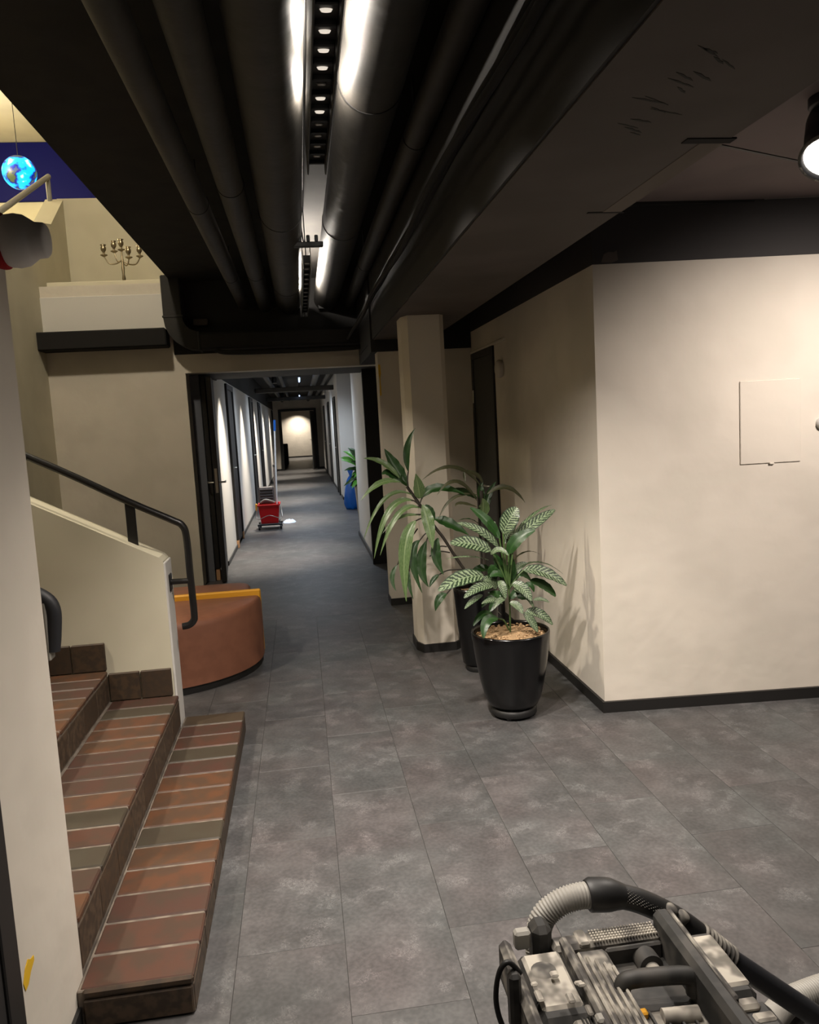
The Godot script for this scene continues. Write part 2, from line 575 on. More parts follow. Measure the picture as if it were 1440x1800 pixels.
# ---------- setting ----------
func build_room() -> void:
	# floor: a bed with the joints' colour, vinyl tiles on it
	var st := begin()
	span(st, V(-4.6, -0.2, -40.2), V(5.4, -0.0035, 3.2))
	var fl := struct("floor", st, mat.joint, "dark mottled vinyl tile floor of the hall and corridor", "floor")
	var w := 0.3095
	var meshes := {}
	for k in range(-2, 9):
		var x0 := 0.026 + w * k
		var off := -3.125 if k % 2 == 0 else -2.802
		for j in range(-4, 7):
			var z1 := off + 0.62 * (2 - j) - 0.0
			var z0 := z1 - 0.62
			if z0 > -0.6 or z0 < -6.3:
				continue
			var o := MeshInstance3D.new()
			if not meshes.has(0):
				var s2 := begin()
				box(s2, V(0, -0.0035, 0), V(w - 0.0012, 0.007, 0.6192), 0.0007)
				s2.generate_normals()
				meshes[0] = s2.commit()
			o.mesh = meshes[0]
			o.name = "floor_tile"
			o.position = V(x0 + w * 0.5, 0, (z0 + z1) * 0.5)
			o.material_override = mat.tiles[rng.randi() % 6]
			fl.add_child(o, true)
	st = begin()
	span(st, V(-4.5, -0.003, -40.0), V(5.3, -0.0008, -6.23))
	span(st, V(0.026 + w * 9, -0.003, -6.2), V(5.3, -0.0008, 3.1))
	span(st, V(-4.5, -0.003, -6.2), V(0.026 - w * 2 - 0.001, -0.0008, 3.1))
	for k in [-1, 1, 3]:
		span(st, V(0.026 + w * k, -0.003, -6.23), V(0.026 + w * (k + 1), -0.0008, -5.904))
	obj("far_flooring", st, mat.floor_far, fl)
	# right hand block with the side door
	var blk := PackedVector2Array([Vector2(1.412, -3.688), Vector2(5.3, -3.348), Vector2(5.3, -6.6), Vector2(1.412, -6.6)])
	st = begin()
	prism(st, blk, 0.0, 2.44)
	struct("wall_right", st, mat.wall, "beige painted wall block with a sharp corner on the right", "wall")
	st = begin()
	prism(st, PackedVector2Array([Vector2(1.408, -3.684), Vector2(5.3, -3.344), Vector2(5.3, -3.38), Vector2(1.44, -3.72), Vector2(1.44, -6.5), Vector2(1.408, -6.5)]), 2.178, 2.438)
	var tr := struct("trim_1", st, mat.band, "black painted band along the top of the beige block", "trim")
	st = begin()
	prism(st, PackedVector2Array([Vector2(0, 0.003), Vector2(0.012, 0.04), Vector2(0.035, 0.05), Vector2(0.06, 0.047), Vector2(0.075, 0.055), Vector2(0.08, 0.01), Vector2(0.05, 0.0)]), 0, 0.0015, 2)
	var sm := obj("bare_patch", st, mat.soffit, tr)
	sm.set_meta("label", "rough grey patch")
	sm.position = V(1.452, 2.182, -3.6795)
	sm.rotation.y = -0.0873
	st = begin()
	prism(st, PackedVector2Array([Vector2(1.398, -3.672), Vector2(5.3, -3.331), Vector2(5.3, -3.36), Vector2(1.42, -3.70), Vector2(1.42, -5.62), Vector2(1.398, -5.62)]), 0.0, 0.055)
	struct("baseboard_right", st, mat.base, "black skirting round the foot of the beige block", "baseboard")
	# the segment beside the opening, black above
	st = begin()
	span(st, V(0.65, 0, -6.6), V(1.412, 2.055, -6.4))
	struct("wall_segment", st, mat.wall, "beige wall piece between the corridor opening and the side door", "wall")
	st = begin()
	span(st, V(0.642, 0.0, -6.6), V(1.40, 0.055, -6.388))
	struct("baseboard_segment", st, mat.base, "black skirting under the narrow beige wall piece", "baseboard")
	st = begin()
	span(st, V(0.60, 2.055, -6.62), V(1.408, 2.9, -6.38))
	span(st, V(0.615, 2.15, -7.8), V(0.625, 2.9, 3.0))  # thin black sheet puts shade into the soffit side
	struct("trim_2", st, mat.black, "black painted beam over the narrow beige wall piece, with shade painted as a black sheet on the soffit side", "trim")
	# pillar, with cut corners
	var pil := PackedVector2Array([Vector2(0.672, -5.07), Vector2(0.705, -4.985), Vector2(0.905, -4.985), Vector2(0.935, -5.02), Vector2(0.935, -5.25), Vector2(0.672, -5.25)])
	st = begin()
	prism(st, pil, 0.0, 2.146)
	struct("pillar", st, mat.wall, "beige pillar with cut corners behind the potted plants", "pillar")
	var pib := PackedVector2Array()
	for p in pil:
		pib.append(Vector2(0.8, -5.12) + (p - Vector2(0.8, -5.12)) * Vector2(1.075, 1.075))
	st = begin()
	prism(st, pib, 0.0, 0.055)
	struct("baseboard_pillar", st, mat.base, "black skirting round the pillar foot", "baseboard")
	# back wall left of the opening, with its header
	st = begin()
	span(st, V(-4.5, 0, -8.15), V(-1.035, 2.9, -7.85))
	span(st, V(-1.035, 2.06, -8.05), V(1.2, 2.9, -7.85))
	struct("wall_back", st, mat.wall, "beige back wall with the wide corridor opening in it", "wall")
	st = begin()
	span(st, V(-1.12, 2.235, -7.86), V(1.3, 2.9, -7.84))
	struct("trim_8", st, mat.black, "black painted wall strip behind the duct above the opening", "trim")
	# left stairwell wall with a sloping top
	st = begin()
	prism(st, PackedVector2Array([Vector2(-7.85, 0), Vector2(-3.95, 0), Vector2(-3.95, 3.3), Vector2(-7.0, 3.3), Vector2(-8.45, 3.6), Vector2(-9.0, 3.985), Vector2(-9.0, 2.4), Vector2(-7.85, 2.4)]), -2.45, -2.27, 0)
	struct("wall_left", st, mat.cream, "pale stairwell wall with sloping top on the left", "wall")
	# the near wall on the left
	st = begin()
	span(st, V(-0.86, 0, -2.05), V(-0.665, 2.9, 3.0))
	struct("wall_near", st, mat.wall, "off-white wall end close by on the left edge", "wall")
	st = begin()
	span(st, V(-0.87, 0, -2.058), V(-0.655, 0.06, -1.64))
	struct("baseboard_near", st, mat.base, "black skirting at the foot of the near white wall", "baseboard")
	st = begin()
	span(st, V(-0.67, 0, -1.635), V(-0.650, 2.1, -1.56), 0.003)
	span(st, V(-0.67, 0, -0.76), V(-0.650, 2.1, -0.70), 0.003)
	span(st, V(-0.67, 2.04, -1.56), V(-0.650, 2.1, -0.76), 0.003)
	var d := struct("door_1", st, mat.base, "black door and frame in the near white wall", "door")
	st = begin()
	span(st, V(-0.668, 0.01, -1.56), V(-0.656, 2.04, -0.76), 0.003)
	obj("door_leaf", st, mat.door, d)
	# outer shell that keeps the storey closed
	st = begin()
	span(st, V(-4.7, -0.2, 3.0), V(5.5, 5.8, 3.2))
	struct("wall_behind", st, mat.wall, "plain wall behind the viewer", "wall")
	st = begin()
	span(st, V(5.3, -0.2, -12.2), V(5.5, 5.8, 3.0))
	struct("wall_far_right", st, mat.wall, "plain outer wall far to the right", "wall")
	st = begin()
	span(st, V(-4.7, -0.2, -12.2), V(-4.5, 5.8, 3.0))
	struct("wall_far_left", st, mat.cream, "plain outer stairwell wall far to the left", "wall")
	# ceilings
	st = begin()
	span(st, V(-1.09, 2.9, -9.0), V(5.3, 3.2, 3.0))
	struct("ceiling_hall", st, mat.slab, "brown-black concrete ceiling slab above the pipes", "ceiling")
	st = begin()
	span(st, V(0.625, 2.146, -7.8), V(1.10, 2.9, 3.0))
	var so := struct("ceiling_soffit", st, mat.soffit, "dark grey-brown boxed soffit right of the ceiling pipes", "ceiling")
	st = begin()
	span(st, V(1.035, 2.1445, -2.60), V(1.101, 2.15, -1.94), 0.001)
	var eb := obj("edge_board", st, mat.soffit_pale, so)
	eb.set_meta("label", "paler strip board along the soffit edge")
	for q in [[0.985, 1.112, -2.612, -2.598], [0.985, 1.115, -1.952, -1.918]]:
		st = begin()
		span(st, V(q[0], 2.1435, q[2]), V(q[1], 2.148, q[3]), 0.001)
		var cl := obj("clip", st, mat.matt_black, so)  # dark strip drawn for the gap where the board ends
		cl.set_meta("label", "dark strip standing for the gap at the board end")
	for k in 16:
		st = begin()
		var a := rng.randf_range(0.02, 0.05)
		var w2 := rng.randf_range(0.002, 0.006)
		prism(st, PackedVector2Array([Vector2(-a, 0), Vector2(-0.3 * a, w2), Vector2(0.2 * a, 0.5 * w2), Vector2(0.5 * a, w2 * 1.1), Vector2(a, 0.001), Vector2(0.3 * a, -w2 * 0.6), Vector2(-0.5 * a, -w2 * 0.4)]), 0.0, 0.0008)
		var sc := obj("scuff", st, mat.soffit_scuff, so)
		sc.position = V(0.80 + 0.012 * (k % 4) + rng.randf_range(-0.03, 0.03), 2.1453, -1.45 - 0.028 * k + rng.randf_range(-0.02, 0.02))
		sc.rotation.y = 0.55 + rng.randf_range(-0.25, 0.25)
	st = begin()
	span(st, V(1.10, 2.44, -3.75), V(5.3, 2.9, 3.0))
	span(st, V(1.10, 2.44, -6.6), V(1.42, 2.9, -3.74))
	struct("ceiling_side", st, mat.bay, "dark ceiling of the side bay with the spotlight", "ceiling")
	st = begin()
	box(st, V(2.35, 2.4385, -3.2), V(1.9, 0.004, 0.014), 0.0, Basis(Vector3.UP, 0.42))
	struct("trim_3", st, mat.base, "thin dark joint line across the side bay ceiling", "trim")
	st = begin()
	span(st, V(1.12, 2.40, -3.68), V(5.3, 2.44, -3.30))
	var pt := struct("trim_4", st, mat.black, "dark strip where the side bay ceiling meets the wall", "trim")
	pt.scale = V(1, 0.3, 0.12)
	pt.position = V(0, 1.708, -3.22)

func door_bar(called: String, z0: float, z1: float, x: float, top: float, label: String, foot := 0.0) -> void:
	var sgn := signf(x)
	var st := begin()
	var xi := x - sgn * 0.03
	span(st, V(minf(x, xi), foot, z0), V(maxf(x, xi), top, z0 + 0.08), 0.004)
	span(st, V(minf(x, xi), foot, z1 - 0.08), V(maxf(x, xi), top, z1), 0.004)
	span(st, V(minf(x, xi), top - 0.07, z0 + 0.08), V(maxf(x, xi), top, z1 - 0.08), 0.004)
	var d := struct(called, st, mat.base, label, "door")
	var xl := x - sgn * 0.012
	st = begin()
	span(st, V(minf(x, xl), 0.01, z0 + 0.08), V(maxf(x, xl), top - 0.07, z1 - 0.08), 0.003)
	obj("door_leaf", st, mat.door, d)
	var xh := x - sgn * 0.05
	st = begin()
	tube(st, [V(xl, 1.02, z1 - 0.16), V(xh, 1.02, z1 - 0.16), V(xh, 1.02, z1 - 0.28)], 0.01, 8)
	obj("handle", st, mat.steel, d)
	if foot > 0.0:
		for z in [z0, z1 - 0.08]:
			st = begin()
			span(st, V(minf(x, xi), 0.0, z), V(maxf(x, xi), foot, z + 0.08), 0.004)
			var f := obj("frame_foot", st, mat.wood, d)
			f.set_meta("label", "bare wooden frame foot")

func build_corridor() -> void:
	var st := begin()
	span(st, V(-1.1, 0, -28.4), V(-0.90, 2.12, -9.0))
	struct("wall_corridor_left", st, mat.corridor, "white corridor wall with black doors on the left", "wall")
	st = begin()
	span(st, V(-1.1, 2.12, -28.4), V(-0.89, 2.6, -9.0))
	struct("trim_5", st, mat.black, "black painted band above the white corridor wall", "trim")
	st = begin()
	span(st, V(-0.90, 0, -28.4), V(-0.888, 0.05, -9.0))
	struct("baseboard_corridor_left", st, mat.door_grey, "thin grey skirting along the left corridor wall", "baseboard")
	door_bar("door_2", -11.25, -10.3, -0.90, 2.09, "first closed black door on the left corridor wall", 0.10)
	door_bar("door_3", -15.85, -14.95, -0.90, 2.09, "second closed black door on the left corridor wall, behind the mop bucket", 0.10)
	door_bar("door_4", -18.9, -18.0, -0.90, 2.09, "third closed black door on the left corridor wall")
	door_bar("door_5", -27.6, -26.7, -0.90, 2.09, "last black door on the left corridor wall")
	st = begin()
	span(st, V(0.71, 0, -10.7), V(1.3, 2.9, -8.43))
	struct("wall_corridor_stub", st, mat.corridor, "white wall stub before the plant alcove on the right", "wall")
	st = begin()
	span(st, V(1.05, 0, -15.9), V(1.3, 2.9, -10.7))
	span(st, V(0.775, 0, -28.4), V(1.3, 2.9, -15.9))
	struct("wall_corridor_right", st, mat.corridor, "white right corridor wall behind the alcove", "wall")
	st = begin()
	span(st, V(0.763, 0, -16.6), V(0.775, 0.055, -15.888))
	span(st, V(0.763, 0, -28.4), V(0.775, 0.055, -17.9))
	span(st, V(0.763, 0, -15.9), V(1.05, 0.055, -15.888))
	span(st, V(0.688, 0, -10.7), V(0.70, 0.055, -8.42))
	struct("baseboard_corridor_right", st, mat.base, "black skirting along the right corridor wall", "baseboard")
	door_bar("door_6", -17.85, -16.95, 0.775, 2.09, "first black door on the right corridor wall past the alcove")
	door_bar("door_7", -21.4, -20.5, 0.775, 2.09, "second black door on the right corridor wall")
	door_bar("door_8", -25.2, -24.3, 0.775, 2.09, "last black door on the right corridor wall")
	# black cross wall of the dark side passage
	st = begin()
	span(st, V(0.675, 0, -8.43), V(5.0, 2.9, -8.36))
	struct("wall_passage", st, mat.base, "black wall of the dark passage right of the opening", "wall")
	# low boxed soffit just inside the opening, then the corridor ceiling
	st = begin()
	span(st, V(-1.03, 2.06, -9.0), V(0.71, 2.9, -8.05))
	span(st, V(-1.1, 2.06, -9.2), V(-0.88, 2.9, -8.9))
	span(st, V(0.62, 2.062, -8.4), V(1.6, 2.9, -6.6))
	struct("ceiling_opening", st, mat.black, "low dark soffit just inside the corridor opening", "ceiling")
	st = begin()
	span(st, V(-1.3, 2.55, -28.6), V(1.3, 2.9, -9.0))
	struct("ceiling_corridor", st, mat.black, "black corridor ceiling above pipes and lamps", "ceiling")
	# end wall with a wide doorway
	st = begin()
	span(st, V(-2.3, 0, -28.6), V(-0.70, 2.9, -28.4))
	span(st, V(0.58, 0, -28.6), V(2.3, 2.9, -28.4))
	span(st, V(-0.70, 2.13, -28.6), V(0.58, 2.9, -28.4))
	struct("wall_end", st, mat.wall, "beige end wall of the corridor round the far doorway", "wall")
	st = begin()
	span(st, V(-0.72, 0, -28.62), V(-0.62, 2.13, -28.36), 0.004)
	span(st, V(0.52, 0, -28.62), V(0.60, 2.13, -28.36), 0.004)
	span(st, V(-0.62, 2.05, -28.62), V(0.52, 2.13, -28.36), 0.004)
	var d := struct("door_9", st, mat.base, "far doorway with a black frame at the corridor end", "door")
	st = begin()
	box(st, V(0.44, 1.02, -27.95), V(0.03, 2.0, 0.80), 0.003, Basis(Vector3.UP, -0.16))
	obj("door_leaf", st, mat.door_grey, d)
	st = begin()
	box(st, V(0.425, 1.15, -27.95), V(0.034, 1.5, 0.56), 0.003, Basis(Vector3.UP, -0.16))
	obj("glass_panel", st, mat.dark_glass, d)
	st = begin()
	tube(st, [V(0.40, 1.05, -27.62), V(0.34, 1.05, -27.62), V(0.34, 1.05, -27.74)], 0.012, 8)
	obj("handle", st, mat.steel, d)
	st = begin()
	span(st, V(-0.90, 0, -28.41), V(-0.72, 0.055, -28.388))
	span(st, V(0.60, 0, -28.41), V(0.775, 0.055, -28.388))
	struct("baseboard_end", st, mat.base, "black skirting beside the far doorway", "baseboard")
	# the room beyond
	st = begin()
	span(st, V(-2.4, 0, -40.0), V(2.4, 2.9, -39.8))
	span(st, V(-2.5, 0, -39.8), V(-2.3, 2.9, -28.6))
	span(st, V(2.3, 0, -39.8), V(2.5, 2.9, -28.6))
	struct("wall_beyond", st, mat.wall, "pale far wall lit from above beyond the doorway", "wall")
	st = begin()
	span(st, V(-2.3, 0, -39.8), V(2.3, 0.06, -39.78))
	struct("baseboard_beyond", st, mat.base, "black skirting of the far lit wall", "baseboard")
	st = begin()
	span(st, V(-2.5, 2.55, -40.0), V(2.5, 2.9, -28.6))
	struct("ceiling_beyond", st, mat.soffit, "dark ceiling of the room beyond the doorway", "ceiling")
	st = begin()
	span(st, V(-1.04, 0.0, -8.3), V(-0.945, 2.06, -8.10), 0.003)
	struct("wall_jamb", st, mat.jamb, "white jamb strip with shade painted in as blue-grey at the left of the corridor opening", "wall")
	# open door leaf at the left of the opening
	var t := thing("open_door", "open black door with steel lock plate at the corridor mouth", "door", V(-0.845, 0, -7.97))
	t.rotation.y = 0.075
	st = begin()
	span(st, V(-0.025, 0.012, -0.86), V(0.025, 2.03, 0.0), 0.003)
	obj("door_leaf", st, mat.door, t)
	st = begin()
	span(st, V(-0.012, 0.90, -0.003), V(0.014, 1.14, 0.002), 0.001)
	obj("lock_plate", st, mat.steel, t)
	st = begin()
	span(st, V(-0.006, 0.985, 0.0), V(0.006, 1.01, 0.012), 0.002)
	obj("latch_bolt", st, mat.steel, t)
	for s in [-1.0, 1.0]:
		st = begin()
		tube(st, [V(0.02 * s, 1.0, -0.06), V(0.075 * s, 1.0, -0.06), V(0.085 * s, 1.0, -0.07), V(0.085 * s, 1.0, -0.18)], 0.009, 8)
		obj("handle", st, mat.steel, t)
	st = begin()
	span(st, V(-0.945, 0.12, -8.24), V(-0.895, 2.06, -8.13), 0.004)
	var fr := struct("door_10", st, mat.base, "black door frame post left of the open door", "door")
	st = begin()
	span(st, V(-0.94, 0.0, -8.22), V(-0.90, 0.12, -8.14), 0.004)
	var ff := obj("frame_foot", st, mat.wood, fr)
	ff.set_meta("label", "bare wooden frame foot")

func build_upper() -> void:
	var st := begin()
	span(st, V(-2.30, 2.30, -7.852), V(-1.15, 2.465, -7.62), 0.012)
	struct("trim_6", st, mat.matt_black, "long black boxed beam under the pale ledge", "trim")
	st = begin()
	span(st, V(-2.30, 2.47, -8.2), V(-1.0, 2.80, -7.835), 0.004)
	struct("wall_ledge_lower", st, mat.corridor, "broad lower band of the pale stepped ledge", "wall")
	st = begin()
	span(st, V(-2.22, 2.80, -8.8), V(-1.0, 2.945, -7.90), 0.008)
	struct("wall_ledge_upper", st, mat.cream, "narrow upper step of the pale ledge under the candelabra", "wall")
	st = begin()
	span(st, V(-2.33, 2.6, -9.12), V(5.3, 3.985, -8.98))
	struct("wall_upper_guard", st, mat.cream, "cream upper guard wall behind the candelabra", "wall")
	st = begin()
	span(st, V(-4.7, 2.7, -12.2), V(5.5, 5.8, -12.0))
	struct("wall_upper_back", st, mat.cream, "cream upper wall below the navy panel", "wall")
	st = begin()
	span(st, V(-4.5, 4.78, -12.01), V(5.3, 5.56, -11.96), 0.004)
	struct("trim_7", st, mat.navy, "navy blue glossy wall panel high at the back", "trim")
	st = begin()
	span(st, V(-4.5, 5.57, -12.0), V(5.3, 5.8, 3.0))
	struct("ceiling_upper", st, mat.cream, "cream ceiling of the upper storey", "ceiling")
	st = begin()
	span(st, V(-4.5, 2.7, -12.0), V(-2.33, 2.9, -8.15))
	span(st, V(-2.33, 2.7, -12.0), V(5.3, 2.9, -9.0))
	struct("floor_upper", st, mat.cream, "floor slab of the upper storey", "floor")

# ---------- pipes and lamps under the slab ----------
func pipe(label: String, x: float, y: float, r: float, rings: Array) -> void:
	var t := thing("ceiling_pipe", label, "pipe", V(x, y, 0))
	var st := begin()
	tube(st, [V(0, 0, -7.84), V(0, 0, -5.5), V(0, 0, -3.0), V(0, 0, 2.9)], r, 28)
	obj("tube", st, mat.pipe, t)
	for z in rings:
		st = begin()
		tube(st, [V(0, 0, z - 0.006), V(0, 0, z + 0.006)], r + 0.003, 28)
		obj("clamp_band", st, mat.base, t)
		st = begin()
		tube(st, [V(0, r, z), V(0, 2.9 - y, z)], 0.006, 6)
		obj("hanger_rod", st, mat.base, t)

func build_ceiling_things() -> void:
	pipe("thin black pipe nearest the slanting slab edge on the left", -0.445, 2.68, 0.056, [-4.4, -6.4])
	pipe("thin black pipe beside the thick pipe left of the lamps", -0.247, 2.66, 0.064, [-4.0, -6.2])
	pipe("thick black duct pipe just left of the linear lamps", -0.023, 2.69, 0.118, [-4.6, -6.8])
	pipe("thick black duct pipe just right of the linear lamps", 0.334, 2.70, 0.116, [-2.95, -4.9])
	pipe("thin black pipe beside the thick pipe right of the lamps", 0.557, 2.66, 0.052, [-3.4, -6.0])
	pipe("thin black pipe next to the bundle of cables", 0.735, 2.66, 0.058, [-2.6, -5.2])
	var xs := [0.83, 0.875, 0.915, 0.965]
	for i in 4:
		var st := begin()
		var pts := []
		for k in 15:
			var z := 1.5 - 0.65 * k
			pts.append(V(xs[i] * 0.62 + 0.012 * sin(k * 1.7 + i), 2.30 + 0.04 * i + 0.008 * sin(k * 2.1 + i * 2.0), z))
		tube(st, smooth_path(pts, 3), 0.012 - 0.0015 * i, 8)
		single("ceiling_cable", st, mat.matt_black, ["thickest black cable, lowest in the bundle along the boxed soffit", "black cable, second from the bottom of the bundle along the soffit", "black cable, third from the bottom of the bundle along the soffit", "thinnest black cable, topmost in the bundle along the soffit"][i], "cable", "cables along the soffit")
	linear_lamp("near dark linear lamp with louvred underside between the thick pipes", V(0.135, 2.50, -1.65), 3.2, 0.068, 30, 0.69)
	linear_lamp("far dark linear lamp between the thick pipes, above the corridor opening", V(0.118, 2.52, -6.35), 2.2, 0.05, 12, 0.85)
	# cross bar with small clips between the two lamps
	var t := thing("cross_bar", "short black cross bar with clips between the two linear lamps", "bracket", V(0.13, 2.60, -5.05))
	var st := begin()
	box(st, V(0, 0, 0), V(0.18, 0.03, 0.04), 0.004)
	obj("bar", st, mat.base, t)
	for k in 3:
		st = begin()
		box(st, V(-0.05 + 0.05 * k, 0.035, 0), V(0.022, 0.04, 0.03), 0.004)
		obj("clip", st, mat.charcoal, t)
	st = begin()
	tube(st, smooth_path([V(0.07, 2.76, -4.7), V(0.085, 2.74, -4.95), V(0.10, 2.66, -5.15), V(0.115, 2.65, -5.24)]), 0.005, 6)
	single("lamp_cord", st, mat.rubber, "thin black cord drooping to the far linear lamp", "cord")
	st = begin()
	tube(st, [V(0.105, 2.80, -0.5), V(0.105, 2.80, -2.9), V(0.105, 2.80, -4.6)], 0.006, 6)
	single("lamp_cord", st, mat.rubber, "thin black cord along the gap beside the near linear lamp", "cord")
	# the duct on the back wall and its elbow going up
	t = thing("wall_duct", "black round-edged duct crossing above the corridor opening with an upward elbow", "duct", V(0, 0, -7.72))
	st = begin()
	box(st, V(0.08, 2.33, 0), V(1.9, 0.155, 0.2), 0.02)
	obj("run", st, mat.black, t)
	st = begin()
	for k in 6:
		var a0 := PI * 0.5 * k / 6.0
		var a1 := PI * 0.5 * (k + 1) / 6.0
		var c := Vector2(-0.86, 2.55)
		var pts := PackedVector2Array([c + Vector2(-sin(a0), -cos(a0)) * 0.30, c + Vector2(-sin(a1), -cos(a1)) * 0.30, c + Vector2(-sin(a1), -cos(a1)) * 0.13, c + Vector2(-sin(a0), -cos(a0)) * 0.13])
		prism(st, pts, -0.1, 0.1, 2)
	obj("elbow", st, mat.black, t)
	st = begin()
	box(st, V(-1.075, 2.74, 0), V(0.17, 0.38, 0.2), 0.01)
	obj("riser", st, mat.black, t)
	for p in [[V(-0.86, 2.33, 0), V(0.02, 0.17, 0.212)], [V(-1.075, 2.56, 0), V(0.185, 0.02, 0.212)]]:
		st = begin()
		box(st, p[0], p[1], 0.004)
		obj("seam_collar", st, mat.base, t)
	st = begin()
	tube(st, smooth_path([V(-0.72, 2.245, -7.60), V(-0.62, 2.215, -7.60), V(-0.3, 2.205, -7.60), V(0.45, 2.205, -7.60), V(0.62, 2.215, -7.60)]), 0.022, 10)
	single("wall_pipe", st, mat.black, "slim black pipe under the duct above the corridor opening", "pipe")
	st = begin()
	box(st, V(0.30, 2.63, -7.70), V(0.10, 0.09, 0.09), 0.006)
	single("junction_box", st, mat.door_grey, "small grey junction box above the duct, right of the lamps", "box")
	st = begin()
	box(st, V(-0.85, 2.52, -7.80), V(0.13, 0.06, 0.05), 0.006)
	single("junction_box", st, mat.soffit, "small grey junction box beside the duct elbow", "box")

func linear_lamp(label: String, at: Vector3, length: float, w: float, fins: int, power: float) -> void:
	var t := thing("linear_lamp", label, "lamp", at)
	var st := begin()
	box(st, V(0, 0.035, 0), V(w, 0.05, length), 0.004)
	obj("body", st, mat.door, t)
	for s in [-1.0, 1.0]:
		st = begin()
		box(st, V(s * w * 0.5, 0.041, 0), V(0.006, 0.140, length), 0.002)
		obj("side_rail", st, mat.charcoal if power < 0.7 else mat.steel, t)
	for k in fins:
		var zz := (float(k) + 0.5) / fins * length - length * 0.5
		st = begin()
		box(st, V(0, 0.004, zz), V(w - 0.010, 0.020, 0.010), 0.003)
		obj("louvre", st, mat.rubber, t)
		st = begin()
		lathe(st, [Vector2(0.0, -0.002), Vector2(0.010, -0.002), Vector2(0.013, 0.004)], 14, Transform3D(Basis(V(1.25, 0, 0), V(0, 1, 0), V(0, 0, 0.5)), V(0, 0.0055, zz + 0.5 * length / fins)))
		obj("louvre_hole", st, mat.slot_lit if power < 0.7 and k > 3 and k % 5 != 1 else mat.steel, t)
	st = begin()
	var lit := length * 0.60
	var zc := -0.45 if power < 0.7 else 0.05
	tube(st, [V(0, 0.092, zc - lit * 0.5), V(0, 0.092, zc + lit * 0.5)], 0.013)
	obj("tube", st, glow(1.0, 0.95, 0.88, 40.0), t)
	for k in 5:
		var z := zc + lit * (k - 2) / 5.0
		omni(at + V(0, 0.116, z), Color(1.0, 0.96, 0.91), power * 0.45, 0.006)
	if power < 0.7:
		# what the louvre lets down
		for k in 4:
			spot(at + V(0, -0.045, 0.85 - 0.62 * k), V(0.17, -1, -0.24), Color(1.0, 0.955, 0.91), DOWNLIGHT * [0.2, 0.5, 1.2, 1.75][k], 52.0, 0.05)
	for z in [-length * 0.42, length * 0.42]:
		st = begin()
		tube(st, [V(0, 0.06, z), V(0, 2.9 - at.y, z)], 0.004, 6)
		obj("hanger_rod", st, mat.rubber, t)

